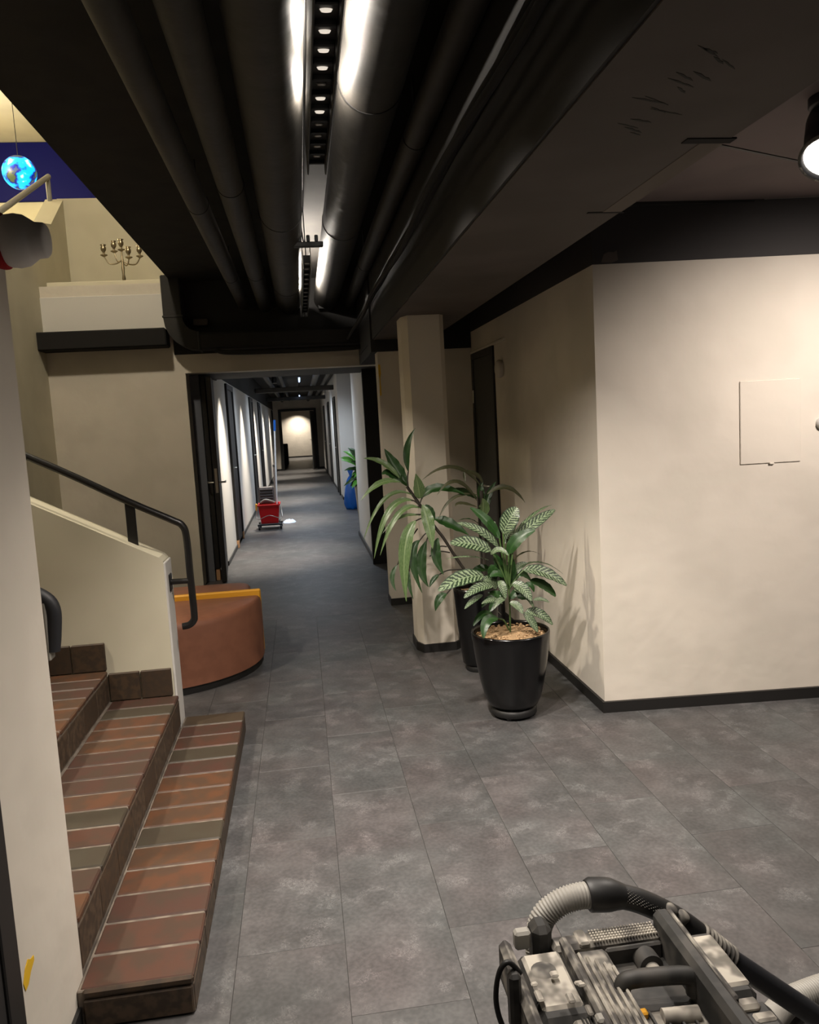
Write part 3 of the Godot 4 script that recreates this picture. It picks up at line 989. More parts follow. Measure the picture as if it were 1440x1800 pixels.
# ---------- staircase ----------
func build_stairs() -> void:
	var t := thing("staircase", "terracotta tiled staircase rising to the left behind the near white wall", "staircase", V(0, 0, 0))
	var tops := [0.105, 0.255, 0.405, 0.555, 0.705, 0.855, 1.005]
	var xs := [-0.372, -0.665, -0.98, -1.29, -1.60, -1.91, -2.22, -2.9]
	for i in 7:
		var zn := -1.985 if i == 0 else -2.06
		var zf := -3.935 if i == 0 else -3.825
		var x1: float = xs[i]
		var x0: float = xs[i + 1] - 0.02
		var st := begin()
		span(st, V(x0 if i else -0.664, 0.0, zf), V(x1 - 0.0035, tops[i] - 0.0035, zn), 0.003)
		var step := obj("step", st, mat.grout, t)
		var n := 14
		var dz := (zn - zf) / n
		if i < 4:
			for k in n:
				st = begin()
				var d := rng.randf_range(-0.0015, 0.0015)
				span(st, V(xs[i + 1] + 0.007, tops[i] - 0.02, zf + dz * k + 0.0045), V(x1 + d, tops[i] + d * 0.6, zf + dz * (k + 1) - 0.0045), 0.005)
				obj("tile", st, mat.clay[[0, 1, 5, 1, 0, 3, 3, 5, 1, 0, 2, 4][rng.randi() % 12]], step)
			var nr := 8
			var rz := (zn - zf) / nr
			var low: float = 0.004 if i == 0 else tops[i - 1] + 0.004
			for k in nr:
				st = begin()
				span(st, V(x1 - 0.016, low, zf + rz * k + 0.003), V(x1 - 0.001, tops[i] - 0.026, zf + rz * (k + 1) - 0.003), 0.003)
				obj("riser_tile", st, mat.brown[rng.randi() % 3], step)
		if i == 0:
			st = begin()
			span(st, V(xs[1] + 0.016, 0.004, zn - 0.005), V(x1 - 0.004, 0.080, zn + 0.009), 0.004)
			obj("end_tile", st, mat.brown[2], step)
			st = begin()
			span(st, V(xs[1] + 0.016, 0.084, zn - 0.005), V(x1 + 0.001, 0.108, zn + 0.010), 0.008)
			obj("end_tile", st, mat.brown[1], step)
	# parapet with a sloping top
	var s := begin()
	prism(s, PackedVector2Array([Vector2(-0.682, 0.0), Vector2(-0.682, 0.905), Vector2(-0.70, 0.925), Vector2(-2.27, 1.765), Vector2(-2.27, 0.0)]), -3.99, -3.83, 2)
	var par := struct("wall_parapet", s, mat.cream, "cream parapet wall with sloping top beside the stairs", "wall")
	s = begin()
	span(s, V(-0.684, 0.0, -3.992), V(-0.672, 0.90, -3.828), 0.004)
	var ed := obj("end_strip", s, mat.corridor, par)
	ed.set_meta("label", "white end strip")
	for i in [1, 2, 3]:
		var x1: float = xs[i] - (0.022 if i == 1 else 0.0)
		var x0: float = xs[i + 1]
		var wd := (x1 - x0) * 0.5
		for k in 2:
			s = begin()
			span(s, V(x0 + wd * k + 0.003, tops[i] + 0.003, -3.84), V(x0 + wd * (k + 1) - 0.003, tops[i] + 0.135, -3.815), 0.003)
			obj("skirting_tile", s, mat.brown[(i + k) % 2], par)
	# handrail
	var h := thing("handrail", "black metal handrail with a hooked end on the stair parapet", "handrail", V(0, 0, -3.91))
	s = begin()
	tube(s, smooth_path([V(-2.25, 1.925, 0), V(-1.26, 1.432, 0), V(-0.83, 1.192, 0), V(-0.64, 1.092, 0), V(-0.592, 1.060, 0), V(-0.577, 1.00, 0), V(-0.575, 0.82, 0), V(-0.572, 0.63, 0), V(-0.578, 0.592, 0), V(-0.60, 0.572, 0), V(-0.632, 0.567, 0)], 5), 0.017, 12)
	obj("rail", s, mat.rail, h)
	for x in [-0.825, -1.75]:
		s = begin()
		var yt: float = 1.185 if x > -1 else 1.66
		box(s, V(x, yt - 0.11, 0), V(0.045, 0.24, 0.014), 0.002)
		obj("post", s, mat.rail, h)
	s = begin()
	tube(s, [V(-0.672, 0.79, 0), V(-0.58, 0.79, 0)], 0.014, 8)
	span(s, V(-0.676, 0.75, -0.03), V(-0.666, 0.83, 0.03), 0.002)
	obj("bracket", s, mat.rail, h)
	# dark padded end of the rail on the other side of the stairs
	h = thing("stair_rail_end", "dark rounded end of a flat rail sticking out beside the near white wall", "handrail", V(-0.86, 0, -2.75))
	s = begin()
	tube(s, smooth_path([V(-0.5, 1.22, 0), V(-0.12, 1.03, 0), V(-0.03, 0.985, 0), V(0.0, 0.94, 0), V(-0.005, 0.86, 0), V(-0.015, 0.80, 0)], 5), 0.026, 12)
	obj("rail", s, mat.charcoal, h)
	s = begin()
	box(s, V(-0.02, 0.87, 0.0), V(0.012, 0.20, 0.05), 0.004)
	obj("plate", s, mat.light_grey, h)
	s = begin()
	tube(s, [V(-0.4, 1.16, 0), V(-0.4, 0.40, 0)], 0.016, 8)
	obj("post", s, mat.charcoal, h)

# ---------- small fittings ----------
func build_fittings() -> void:
	var r := 0.0873
	var t := thing("access_panel", "square beige access panel with a tiny tab on the beige wall", "panel", V(2.258, 1.398, -3.6125))
	t.rotation.y = -r
	var st := begin()
	box(st, V(0, 0, 0), V(0.30, 0.40, 0.011), 0.002)
	obj("cover", st, mat.wall, t)
	st = begin()
	box(st, V(0.005, -0.203, 0.002), V(0.025, 0.01, 0.016), 0.003)
	obj("pull_tab", st, mat.wall, t)
	t = thing("wall_button", "small round white button on the beige wall at the right edge", "switch", V(2.512, 1.377, -3.578))
	t.rotation = V(PI / 2, 0, 0)
	st = begin()
	lathe(st, [Vector2(0.028, -0.02), Vector2(0.028, 0.004), Vector2(0.022, 0.010), Vector2(0, 0.010)], 24)
	obj("plate", st, mat.corridor, t)
	st = begin()
	lathe(st, [Vector2(0.012, 0.0), Vector2(0.012, 0.014), Vector2(0, 0.016)], 18)
	obj("knob", st, mat.light_grey, t)
	# side door in the right block
	st = begin()
	span(st, V(1.395, 0, -5.70), V(1.42, 2.0, -5.645), 0.003)
	span(st, V(1.395, 0, -6.36), V(1.42, 2.0, -6.305), 0.003)
	span(st, V(1.395, 1.95, -6.305), V(1.42, 2.0, -5.70), 0.003)
	var d := struct("door_11", st, mat.base, "dark grey side door behind the pillar in the beige block", "door")
	st = begin()
	span(st, V(1.403, 0.01, -6.305), V(1.415, 1.95, -5.70), 0.003)
	obj("door_leaf", st, mat.door_grey, d)
	for y in [0.35, 1.66]:
		st = begin()
		tube(st, [V(1.392, y - 0.05, -6.30), V(1.392, y + 0.05, -6.30)], 0.009, 8)
		obj("hinge", st, mat.steel, d)
	st = begin()
	tube(st, [V(1.40, 0.98, -5.79), V(1.355, 0.98, -5.79), V(1.355, 0.98, -5.90)], 0.009, 8)
	obj("handle", st, mat.steel, d)
	st = begin()
	span(st, V(1.398, 2.0, -6.39), V(1.415, 2.02, -5.33), 0.003)
	obj("top_trim", st, mat.wall, d)
	t = thing("alarm_sounder", "round beige alarm sounder high on the wall beside the side door", "alarm", V(1.412, 1.82, -5.44))
	t.rotation = V(0, 0, PI / 2)
	st = begin()
	lathe(st, [Vector2(0.055, 0.0), Vector2(0.062, 0.012), Vector2(0.062, 0.028), Vector2(0.05, 0.042), Vector2(0, 0.048)], 28)
	obj("cover", st, mat.wall, t)
	st = begin()
	lathe(st, [Vector2(0.05, -0.006), Vector2(0.05, 0.014)], 24)
	obj("base", st, mat.light_grey, t)
	# yellow marks
	st = begin()
	prism(st, PackedVector2Array([Vector2(-0.03, -0.07), Vector2(-0.037, -0.02), Vector2(-0.02, 0.035), Vector2(-0.002, 0.055), Vector2(0.012, 0.03), Vector2(0.03, 0.022), Vector2(0.03, -0.005), Vector2(0.005, -0.03), Vector2(-0.012, -0.065)]), 0.0, 0.0012, 2)
	var y1 := single("yellow_sticker", st, mat.yellow, "torn yellow tape scrap on the near white wall", "sticker")
	y1.position = V(-0.6645, 0.365, -1.712)
	y1.rotation.y = PI / 2
	y1.scale = V(1.05, 0.42, 1)
	st = begin()
	prism(st, PackedVector2Array([Vector2(0, 0.07), Vector2(0.016, 0.072), Vector2(0.019, 0.0), Vector2(0.012, -0.03), Vector2(0.014, -0.17), Vector2(0.002, -0.18), Vector2(0.004, -0.05), Vector2(-0.001, 0.0)]), 0.0, 0.002, 2)
	var y2 := single("yellow_sticker", st, mat.yellow, "strip of yellow tape at the top right corner of the corridor opening", "sticker")
	y2.position = V(0.651, 1.885, -6.4)
	# grey cap with a red wrap on the near wall
	t = thing("pipe_cap", "light grey rounded pipe cap with red cloth wrap sticking out of the near wall", "pipe cap", V(-0.665, 1.945, -1.93))
	var xf := Transform3D(Basis(V(0, 0.86, 0), V(0.92, 0, 0), V(0, 0, -0.86)), V(0, 0, 0))
	st = begin()
	lathe(st, [Vector2(0.062, 0.052), Vector2(0.066, 0.06), Vector2(0.068, 0.078), Vector2(0.064, 0.098), Vector2(0.054, 0.112), Vector2(0.046, 0.122), Vector2(0.044, 0.142), Vector2(0.038, 0.148), Vector2(0, 0.149)], 32, xf)
	obj("cap", st, mat.cap_grey, t)
	st = begin()
	lathe(st, [Vector2(0.058, 0.0), Vector2(0.058, 0.04)], 28, xf)
	obj("collar", st, mat.base, t)
	st = begin()
	lathe(st, [Vector2(0.05, -0.004), Vector2(0.066, 0.0), Vector2(0.07, 0.012), Vector2(0.067, 0.026), Vector2(0.071, 0.040), Vector2(0.070, 0.050), Vector2(0.056, 0.054)], 28, xf)
	obj("red_wrap", st, mat.red_cloth, t)

# ---------- seats ----------
func build_poufs() -> void:
	var t := thing("pouf", "curved brown leather pouf beside the stair parapet", "pouf", V(-0.85, 0, -5.0))
	var edge := PackedVector2Array()
	# plan: a quarter round that bulges to the front and right
	for k in 15:
		var a := lerpf(-0.12, PI / 2, k / 14.0)
		edge.append(Vector2(-0.18 + 0.70 * cos(a), -0.19 + 0.66 * pow(sin(maxf(a, 0.0)), 0.9) - (0.02 if a < 0 else 0.0)))
	edge.append(Vector2(-0.60, 0.45))
	edge.append(Vector2(-0.60, -0.21))
	pouf_body(t, edge, 0.43)
	var st := begin()
	span(st, V(-0.60, 0.05, -0.240), V(0.520, 0.462, -0.200), 0.008)
	var band := obj("side_panel", st, mat.amber, t)
	band.set_meta("label", "mustard yellow side panel")
	t = thing("pouf", "brown leather pouf behind the yellow panel, farther from the stairs", "pouf", V(-0.85, 0, -5.25))
	var e2 := PackedVector2Array([Vector2(-0.60, -0.01), Vector2(0.45, -0.01)])
	for k in 9:
		var a := lerpf(0.0, PI / 2, k / 8.0)
		e2.append(Vector2(0.34 + 0.09 * cos(a), -0.40 - 0.12 * sin(a)))
	e2.append(Vector2(-0.60, -0.52))
	pouf_body(t, e2, 0.415)

func pouf_body(t: Node3D, edge: PackedVector2Array, h: float) -> void:
	var c := Vector2.ZERO
	for p in edge:
		c += p
	c /= edge.size()
	var st := begin()
	var rings := []
	for q in [[0.0, 0.045], [0.0, 0.12], [-0.004, 0.25], [0.0, h - 0.045], [0.008, h - 0.02], [0.022, h - 0.006], [0.045, h]]:
		var ring := []
		for p in edge:
			var dir := (c - p).normalized()
			ring.append(V(p.x + dir.x * q[0], q[1], p.y + dir.y * q[0]))
		rings.append(ring)
	st.set_smooth_group(1)
	var n := edge.size()
	for i in rings.size() - 1:
		for k in n:
			var k2 := (k + 1) % n
			var m: Vector3 = (rings[i][k] + rings[i + 1][k2]) * 0.5 - V(c.x, 0.2, c.y)
			if i < 3:
				m.y = 0
			quad(st, rings[i][k], rings[i][k2], rings[i + 1][k2], rings[i + 1][k], m)
	for k in n:
		tri(st, V(c.x, h + 0.004, c.y), rings[-1][k], rings[-1][(k + 1) % n], Vector3.UP)
	obj("cushion", st, mat.leather, t)
	st = begin()
	var pl := PackedVector2Array()
	for p in edge:
		pl.append(p + (c - p).normalized() * 0.015)
	prism(st, pl, 0.0, 0.046)
	obj("plinth", st, mat.base, t)

# ---------- plants ----------
func blade(p: Node3D, a: Vector3, b: Vector3, c: Vector3, w: float, hint: Vector3, m: Material, prof: Callable, ripple: float, fold: float) -> void:
	var st := begin()
	st.set_smooth_group(1)
	var n := 14
	var rows := []
	var ph := rng.randf() * 6.0
	for i in n + 1:
		var t := float(i) / n
		var pt := bez(a, b, c, t)
		var tan := (bez(a, b, c, minf(t + 0.02, 1.0)) - bez(a, b, c, maxf(t - 0.02, 0.0))).normalized()
		var side := tan.cross(hint).normalized()
		var nr := side.cross(tan).normalized()
		var ww: float = w * prof.call(t)
		var row := []
		for k in 7:
			var s := (k - 3) / 3.0
			var lift := absf(s) * fold * ww + ripple * sin(t * 26.0 + ph + s * 2.0) * s * s * ww
			row.append([pt + side * s * ww + nr * lift, Vector2(t, 0.5 + 0.5 * s)])
		rows.append(row)
	for i in n:
		for k in 6:
			for q in [[[0, 0], [0, 1], [1, 1]], [[0, 0], [1, 1], [1, 0]]]:
				var v0 = rows[i + q[0][0]][k + q[0][1]]
				var v1 = rows[i + q[1][0]][k + q[1][1]]
				var v2 = rows[i + q[2][0]][k + q[2][1]]
				if ((v0[0] - v2[0]) as Vector3).cross(v0[0] - v1[0]).dot(hint) < 0.0:
					var sw = v1
					v1 = v2
					v2 = sw
				for vv in [v0, v1, v2]:
					st.set_uv(vv[1])
					st.add_vertex(vv[0])
	obj("leaf", st, m, p)

func leaf_look(kind: String) -> Material:
	return {"s": mat.striped, "g": mat.green, "p": mat.pale, "b": mat.dry, "y": mat.bright}[kind]

func calathea_leaf(p: Node3D, kind: String, a: Vector3, b: Vector3, c: Vector3, w: float, hint: Vector3) -> void:
	blade(p, a, b, c, w, hint, mat.striped if kind == "p" else leaf_look(kind), func(t: float) -> float: return pow(sin(PI * clampf(pow(t, 0.85) * 0.97 + 0.015, 0, 1)), 0.62), 0.10, 0.22)

func dracaena_leaf(p: Node3D, kind: String, a: Vector3, b: Vector3, c: Vector3, w: float, hint: Vector3) -> void:
	blade(p, a, b, c, w, hint, leaf_look(kind), func(t: float) -> float: return maxf(0.16 * (1.0 - t), pow(sin(PI * clampf(pow(t, 0.8) * 0.98 + 0.01, 0, 1)), 0.9)), 0.14, 0.30)

func stem(p: Node3D, called: String, pts: Array, r: float, m: Material) -> void:
	var st := begin()
	tube(st, smooth_path(pts, 5), r, 7)
	obj(called, st, m, p)

func build_plants() -> void:
	var p := thing("potted_calathea", "striped-leaf plant in a glossy black pot on a small trolley", "potted plant", V(0.97, 0, -3.79))
	var st := begin()
	lathe(st, [Vector2(0.0, 0.055), Vector2(0.106, 0.055), Vector2(0.124, 0.064), Vector2(0.141, 0.10), Vector2(0.160, 0.18), Vector2(0.178, 0.28), Vector2(0.191, 0.38), Vector2(0.196, 0.428), Vector2(0.194, 0.436), Vector2(0.186, 0.436), Vector2(0.183, 0.428), Vector2(0.176, 0.36)], 56)
	obj("pot", st, mat.pot, p)
	st = begin()
	lathe(st, [Vector2(0.11, 0.012), Vector2(0.118, 0.02), Vector2(0.118, 0.045), Vector2(0.10, 0.055), Vector2(0, 0.055)], 32)
	obj("trolley", st, mat.rubber, p)
	for k in 4:
		st = begin()
		var a := TAU * k / 4.0 + 0.5
		box(st, V(cos(a) * 0.095, 0.012, sin(a) * 0.095), V(0.03, 0.024, 0.03), 0.008)
		obj("castor", st, mat.rubber, p)
	st = begin()
	lathe(st, [Vector2(0.181, 0.405), Vector2(0.14, 0.418), Vector2(0.07, 0.424), Vector2(0, 0.426)], 32)
	obj("soil", st, mat.bark, p)
	st = begin()
	for k in 170:
		var a := rng.randf() * TAU
		var r := sqrt(rng.randf()) * 0.165
		box(st, V(cos(a) * r, 0.424, sin(a) * r), V(rng.randf_range(0.008, 0.022), 0.006, rng.randf_range(0.006, 0.012)), 0.002, Basis.from_euler(V(rng.randf_range(-0.5, 0.5), rng.randf() * 3, rng.randf_range(-0.5, 0.5))))
	var ch := obj("bark_chips", st, mat.bark, p)
	ch.set_meta("kind", "stuff")
	calathea_leaf(p, "s", V(-0.021,0.927,0.020), V(0.017,1.013,0.035), V(0.054,1.049,0.030), 0.0450, F)
	calathea_leaf(p, "s", V(0.013,0.867,-0.020), V(0.136,1.015,-0.050), V(0.263,1.037,-0.080), 0.0154, U)
	calathea_leaf(p, "s", V(0.040,0.889,0.000), V(0.154,0.967,-0.020), V(0.265,1.017,-0.040), 0.0296, F)
	calathea_leaf(p, "g", V(0.001,0.824,0.030), V(0.022,0.909,0.045), V(0.129,0.936,0.060), 0.0309, F)
	calathea_leaf(p, "g", V(-0.028,0.895,-0.030), V(-0.076,0.994,-0.045), V(-0.162,1.055,-0.060), 0.0270, F)
	calathea_leaf(p, "s", V(-0.049,0.862,0.020), V(-0.123,0.964,0.035), V(-0.251,0.998,0.050), 0.0244, F)
	calathea_leaf(p, "s", V(-0.093,0.850,0.050), V(-0.190,0.914,0.075), V(-0.301,0.909,0.100), 0.0399, F)
	calathea_leaf(p, "s", V(-0.108,0.807,0.060), V(-0.214,0.849,0.095), V(-0.327,0.841,0.130), 0.0142, U)
	calathea_leaf(p, "s", V(-0.137,0.729,0.060), V(-0.249,0.762,0.110), V(-0.379,0.698,0.160), 0.0412, F)
	calathea_leaf(p, "s", V(-0.098,0.681,0.080), V(-0.178,0.709,0.120), V(-0.258,0.654,0.160), 0.0244, F)
	calathea_leaf(p, "p", V(-0.155,0.647,0.100), V(-0.210,0.642,0.135), V(-0.260,0.604,0.170), 0.0142, F)
	calathea_leaf(p, "p", V(-0.058,0.596,0.100), V(-0.109,0.642,0.130), V(-0.175,0.619,0.160), 0.0154, F)
	calathea_leaf(p, "s", V(-0.066,0.706,0.080), V(-0.057,0.690,0.110), V(-0.048,0.624,0.120), 0.0219, F)
	calathea_leaf(p, "s", V(0.005,0.681,0.060), V(0.052,0.675,0.090), V(0.080,0.601,0.120), 0.0296, F)
	calathea_leaf(p, "s", V(0.081,0.731,0.000), V(0.178,0.743,0.010), V(0.293,0.639,0.020), 0.0322, F)
	calathea_leaf(p, "s", V(0.085,0.742,-0.050), V(0.193,0.786,-0.055), V(0.303,0.681,-0.060), 0.0142, U)
	calathea_leaf(p, "g", V(0.119,0.670,-0.030), V(0.199,0.652,-0.025), V(0.246,0.579,-0.020), 0.0257, F)
	calathea_leaf(p, "s", V(0.119,0.581,0.020), V(0.158,0.593,0.020), V(0.200,0.562,0.020), 0.0108, F)
	calathea_leaf(p, "s", V(-0.022,0.598,0.100), V(0.017,0.591,0.120), V(0.028,0.547,0.140), 0.0206, F)
	calathea_leaf(p, "s", V(0.042,0.546,0.110), V(0.074,0.513,0.125), V(0.099,0.451,0.140), 0.0219, F)
	calathea_leaf(p, "p", V(0.066,0.532,0.060), V(0.131,0.549,0.070), V(0.194,0.463,0.080), 0.0257, F)
	calathea_leaf(p, "g", V(-0.084,0.524,0.100), V(-0.168,0.557,0.135), V(-0.175,0.454,0.170), 0.0244, F)
	calathea_leaf(p, "g", V(-0.090,0.521,0.020), V(-0.150,0.569,0.050), V(-0.203,0.494,0.080), 0.0180, F)
	calathea_leaf(p, "s", V(-0.096,0.834,0.060), V(-0.063,0.884,0.090), V(-0.025,0.833,0.120), 0.0167, F)
	calathea_leaf(p, "b", V(0.036,0.783,-0.020), V(0.112,0.842,-0.040), V(0.186,0.793,-0.060), 0.0087, U)
	calathea_leaf(p, "g", V(-0.080,0.693,0.030), V(-0.088,0.760,0.045), V(-0.097,0.778,0.040), 0.0283, F)
	calathea_leaf(p, "g", V(-0.001,0.665,0.000), V(-0.047,0.757,0.000), V(-0.062,0.824,0.000), 0.0283, F)
	calathea_leaf(p, "g", V(0.010,0.669,0.000), V(0.042,0.737,-0.000), V(0.002,0.840,0.000), 0.0180, F)
	calathea_leaf(p, "g", V(0.037,0.678,-0.020), V(0.065,0.747,-0.035), V(0.130,0.665,-0.050), 0.0206, F)
	calathea_leaf(p, "s", V(-0.085,0.878,0.000), V(-0.107,0.901,0.010), V(-0.088,0.921,0.020), 0.0154, F)
	calathea_leaf(p, "g", V(0.072,0.638,0.000), V(0.118,0.683,-0.000), V(0.129,0.617,0.000), 0.0154, F)
	calathea_leaf(p, "g", V(-0.006,0.603,0.050), V(0.021,0.642,0.050), V(0.069,0.658,0.050), 0.0180, F)
	calathea_leaf(p, "g", V(-0.037,0.606,0.050), V(-0.061,0.637,0.065), V(-0.125,0.650,0.080), 0.0206, F)
	calathea_leaf(p, "s", V(-0.071,0.656,0.030), V(-0.097,0.726,0.050), V(-0.156,0.707,0.070), 0.0257, F)
	calathea_leaf(p, "s", V(0.008,0.654,0.080), V(0.060,0.656,0.095), V(0.092,0.567,0.110), 0.0180, F)
	calathea_leaf(p, "g", V(-0.059,0.630,0.060), V(-0.101,0.586,0.075), V(-0.121,0.561,0.090), 0.0193, F)
	calathea_leaf(p, "g", V(-0.027,0.714,0.030), V(-0.056,0.750,0.045), V(-0.106,0.726,0.060), 0.0219, F)
	calathea_leaf(p, "s", V(0.032,0.700,-0.020), V(0.053,0.756,-0.030), V(0.114,0.757,-0.040), 0.0206, F)
	calathea_leaf(p, "g", V(-0.007,0.630,-0.020), V(-0.026,0.711,-0.025), V(0.006,0.757,-0.030), 0.0232, F)
	calathea_leaf(p, "g", V(0.034,0.614,0.020), V(0.058,0.595,0.025), V(0.104,0.605,0.030), 0.0180, F)
	calathea_leaf(p, "s", V(-0.047,0.620,0.110), V(-0.085,0.630,0.130), V(-0.114,0.589,0.150), 0.0154, F)
	calathea_leaf(p, "g", V(-0.084,0.738,-0.030), V(-0.121,0.768,-0.025), V(-0.180,0.738,-0.020), 0.0206, F)
	calathea_leaf(p, "g", V(-0.056,0.601,0.020), V(-0.106,0.628,0.030), V(-0.150,0.572,0.040), 0.0180, F)
	calathea_leaf(p, "s", V(-0.030,0.908,-0.050), V(-0.061,0.935,-0.055), V(-0.040,0.979,-0.060), 0.0154, F)
	calathea_leaf(p, "s", V(-0.000,0.864,-0.050), V(0.042,0.927,-0.060), V(0.063,0.971,-0.070), 0.0206, F)
	stem(p, "petiole", [V(-0.008,0.432,0.030),V(-0.005,0.562,0.030),V(-0.007,0.650,0.030)], 0.0045, mat.petiole)
	stem(p, "petiole", [V(-0.007,0.650,0.030),V(-0.016,0.744,0.030),V(-0.023,0.928,0.030)], 0.0045, mat.petiole)
	stem(p, "petiole", [V(-0.007,0.650,0.030),V(-0.005,0.753,0.030),V(0.001,0.824,0.030)], 0.0045, mat.petiole)
	stem(p, "petiole", [V(-0.009,0.661,0.030),V(-0.055,0.783,0.030),V(-0.089,0.847,0.030)], 0.0045, mat.petiole)
	stem(p, "petiole", [V(-0.007,0.650,0.030),V(-0.080,0.703,0.030),V(-0.130,0.722,0.030)], 0.0045, mat.petiole)
	stem(p, "petiole", [V(-0.004,0.650,0.030),V(0.040,0.708,0.030),V(0.072,0.737,0.030)], 0.0045, mat.petiole)
	stem(p, "petiole", [V(-0.009,0.661,0.030),V(-0.029,0.786,0.030),V(-0.042,0.904,0.030)], 0.0045, mat.petiole)
	stem(p, "petiole", [V(-0.004,0.655,0.030),V(0.011,0.767,0.030),V(0.032,0.893,0.030)], 0.0045, mat.petiole)
	stem(p, "petiole", [V(-0.015,0.444,0.030),V(-0.037,0.492,0.030),V(-0.068,0.506,0.030)], 0.0045, mat.petiole)
	p = thing("potted_dracaena", "leaning long-leaved plant in a tall black pot by the pillar", "potted plant", V(0.965, 0, -4.55))
	st = begin()
	lathe(st, [Vector2(0, 0.04), Vector2(0.085, 0.04), Vector2(0.095, 0.05), Vector2(0.118, 0.25), Vector2(0.134, 0.48), Vector2(0.136, 0.505), Vector2(0.128, 0.508), Vector2(0.125, 0.49), Vector2(0.12, 0.44)], 44)
	obj("pot", st, mat.pot, p)
	st = begin()
	lathe(st, [Vector2(0.075, 0.0), Vector2(0.08, 0.01), Vector2(0.08, 0.04), Vector2(0, 0.04)], 28)
	obj("trolley", st, mat.rubber, p)
	st = begin()
	lathe(st, [Vector2(0.124, 0.47), Vector2(0, 0.48)], 28)
	obj("soil", st, mat.bark, p)
	dracaena_leaf(p, "g", V(-0.370,1.122,0.000), V(-0.445,1.243,0.000), V(-0.494,1.347,0.000), 0.0369, F)
	dracaena_leaf(p, "p", V(-0.421,1.177,0.030), V(-0.511,1.301,0.055), V(-0.624,1.303,0.080), 0.0199, F)
	dracaena_leaf(p, "g", V(-0.418,1.152,0.020), V(-0.492,1.235,0.035), V(-0.523,1.204,0.050), 0.0257, F)
	dracaena_leaf(p, "p", V(-0.421,1.154,0.050), V(-0.539,1.203,0.085), V(-0.656,1.072,0.120), 0.0193, F)
	dracaena_leaf(p, "p", V(-0.352,1.074,0.030), V(-0.520,1.179,0.065), V(-0.654,0.844,0.100), 0.0128, F)
	dracaena_leaf(p, "p", V(-0.344,1.039,0.030), V(-0.511,1.114,0.075), V(-0.601,0.738,0.120), 0.0199, F)
	dracaena_leaf(p, "p", V(-0.314,0.997,0.040), V(-0.449,1.072,0.080), V(-0.566,0.754,0.120), 0.0177, F)
	dracaena_leaf(p, "p", V(-0.313,0.954,0.040), V(-0.447,0.993,0.060), V(-0.543,0.870,0.080), 0.0109, F)
	dracaena_leaf(p, "g", V(-0.357,1.206,-0.050), V(-0.385,1.345,-0.050), V(-0.302,1.454,-0.050), 0.0199, F)
	dracaena_leaf(p, "p", V(-0.309,1.052,0.030), V(-0.316,1.108,0.055), V(-0.333,1.199,0.080), 0.0353, F)
	dracaena_leaf(p, "g", V(-0.299,1.049,0.000), V(-0.228,1.156,0.030), V(-0.044,1.055,0.060), 0.0289, F)
	dracaena_leaf(p, "p", V(-0.300,1.017,0.060), V(-0.271,0.922,0.090), V(-0.264,0.768,0.120), 0.0353, F)
	dracaena_leaf(p, "g", V(-0.278,1.012,0.020), V(-0.238,0.968,0.020), V(-0.230,0.914,0.020), 0.0209, F)
	dracaena_leaf(p, "g", V(-0.229,0.927,0.020), V(-0.153,0.909,0.050), V(-0.043,0.826,0.080), 0.0337, F)
	dracaena_leaf(p, "p", V(-0.348,0.930,0.080), V(-0.456,0.840,0.120), V(-0.437,0.485,0.160), 0.0369, F)
	dracaena_leaf(p, "g", V(-0.327,0.813,0.060), V(-0.427,0.766,0.090), V(-0.339,0.518,0.120), 0.0257, F)
	dracaena_leaf(p, "g", V(-0.290,0.804,0.060), V(-0.369,0.658,0.080), V(-0.297,0.545,0.100), 0.0305, F)
	dracaena_leaf(p, "g", V(-0.216,0.815,0.040), V(-0.265,0.714,0.055), V(-0.201,0.604,0.070), 0.0295, F)
	dracaena_leaf(p, "g", V(-0.470,0.687,0.100), V(-0.532,0.623,0.120), V(-0.489,0.544,0.140), 0.0135, F)
	dracaena_leaf(p, "g", V(-0.223,0.602,0.050), V(-0.267,0.582,0.060), V(-0.287,0.535,0.070), 0.0144, F)
	dracaena_leaf(p, "g", V(-0.186,0.486,0.060), V(-0.244,0.480,0.070), V(-0.261,0.395,0.080), 0.0241, F)
	dracaena_leaf(p, "g", V(-0.404,0.645,0.100), V(-0.428,0.607,0.120), V(-0.394,0.489,0.140), 0.0128, F)
	dracaena_leaf(p, "b", V(0.061,1.094,0.000), V(-0.096,1.312,0.040), V(-0.298,1.160,0.080), 0.0138, F)
	dracaena_leaf(p, "b", V(0.022,1.018,0.040), V(-0.100,1.231,0.080), V(-0.223,1.073,0.120), 0.0144, F)
	dracaena_leaf(p, "b", V(-0.046,1.191,0.040), V(-0.046,1.161,0.050), V(-0.046,1.130,0.060), 0.0083, F)
	dracaena_leaf(p, "b", V(0.030,1.049,0.040), V(-0.146,1.099,0.060), V(-0.218,0.920,0.080), 0.0103, F)
	dracaena_leaf(p, "b", V(0.016,0.983,0.060), V(-0.112,1.037,0.080), V(-0.118,0.996,0.100), 0.0103, F)
	dracaena_leaf(p, "g", V(0.032,1.026,0.000), V(-0.039,1.079,0.010), V(-0.110,1.094,0.020), 0.0225, F)
	dracaena_leaf(p, "p", V(0.041,0.917,0.050), V(0.061,0.988,0.075), V(0.041,1.035,0.100), 0.0353, F)
	dracaena_leaf(p, "b", V(0.078,1.104,-0.020), V(0.045,1.195,-0.010), V(-0.057,1.190,0.000), 0.0144, F)
	dracaena_leaf(p, "g", V(0.076,0.907,-0.020), V(0.103,1.050,-0.040), V(0.167,1.114,-0.060), 0.0193, F)
	dracaena_leaf(p, "b", V(0.092,1.049,0.020), V(0.212,1.143,0.035), V(0.307,0.987,0.050), 0.0173, F)
	dracaena_leaf(p, "g", V(0.049,0.851,0.030), V(-0.005,0.936,0.045), V(-0.101,0.910,0.060), 0.0128, U)
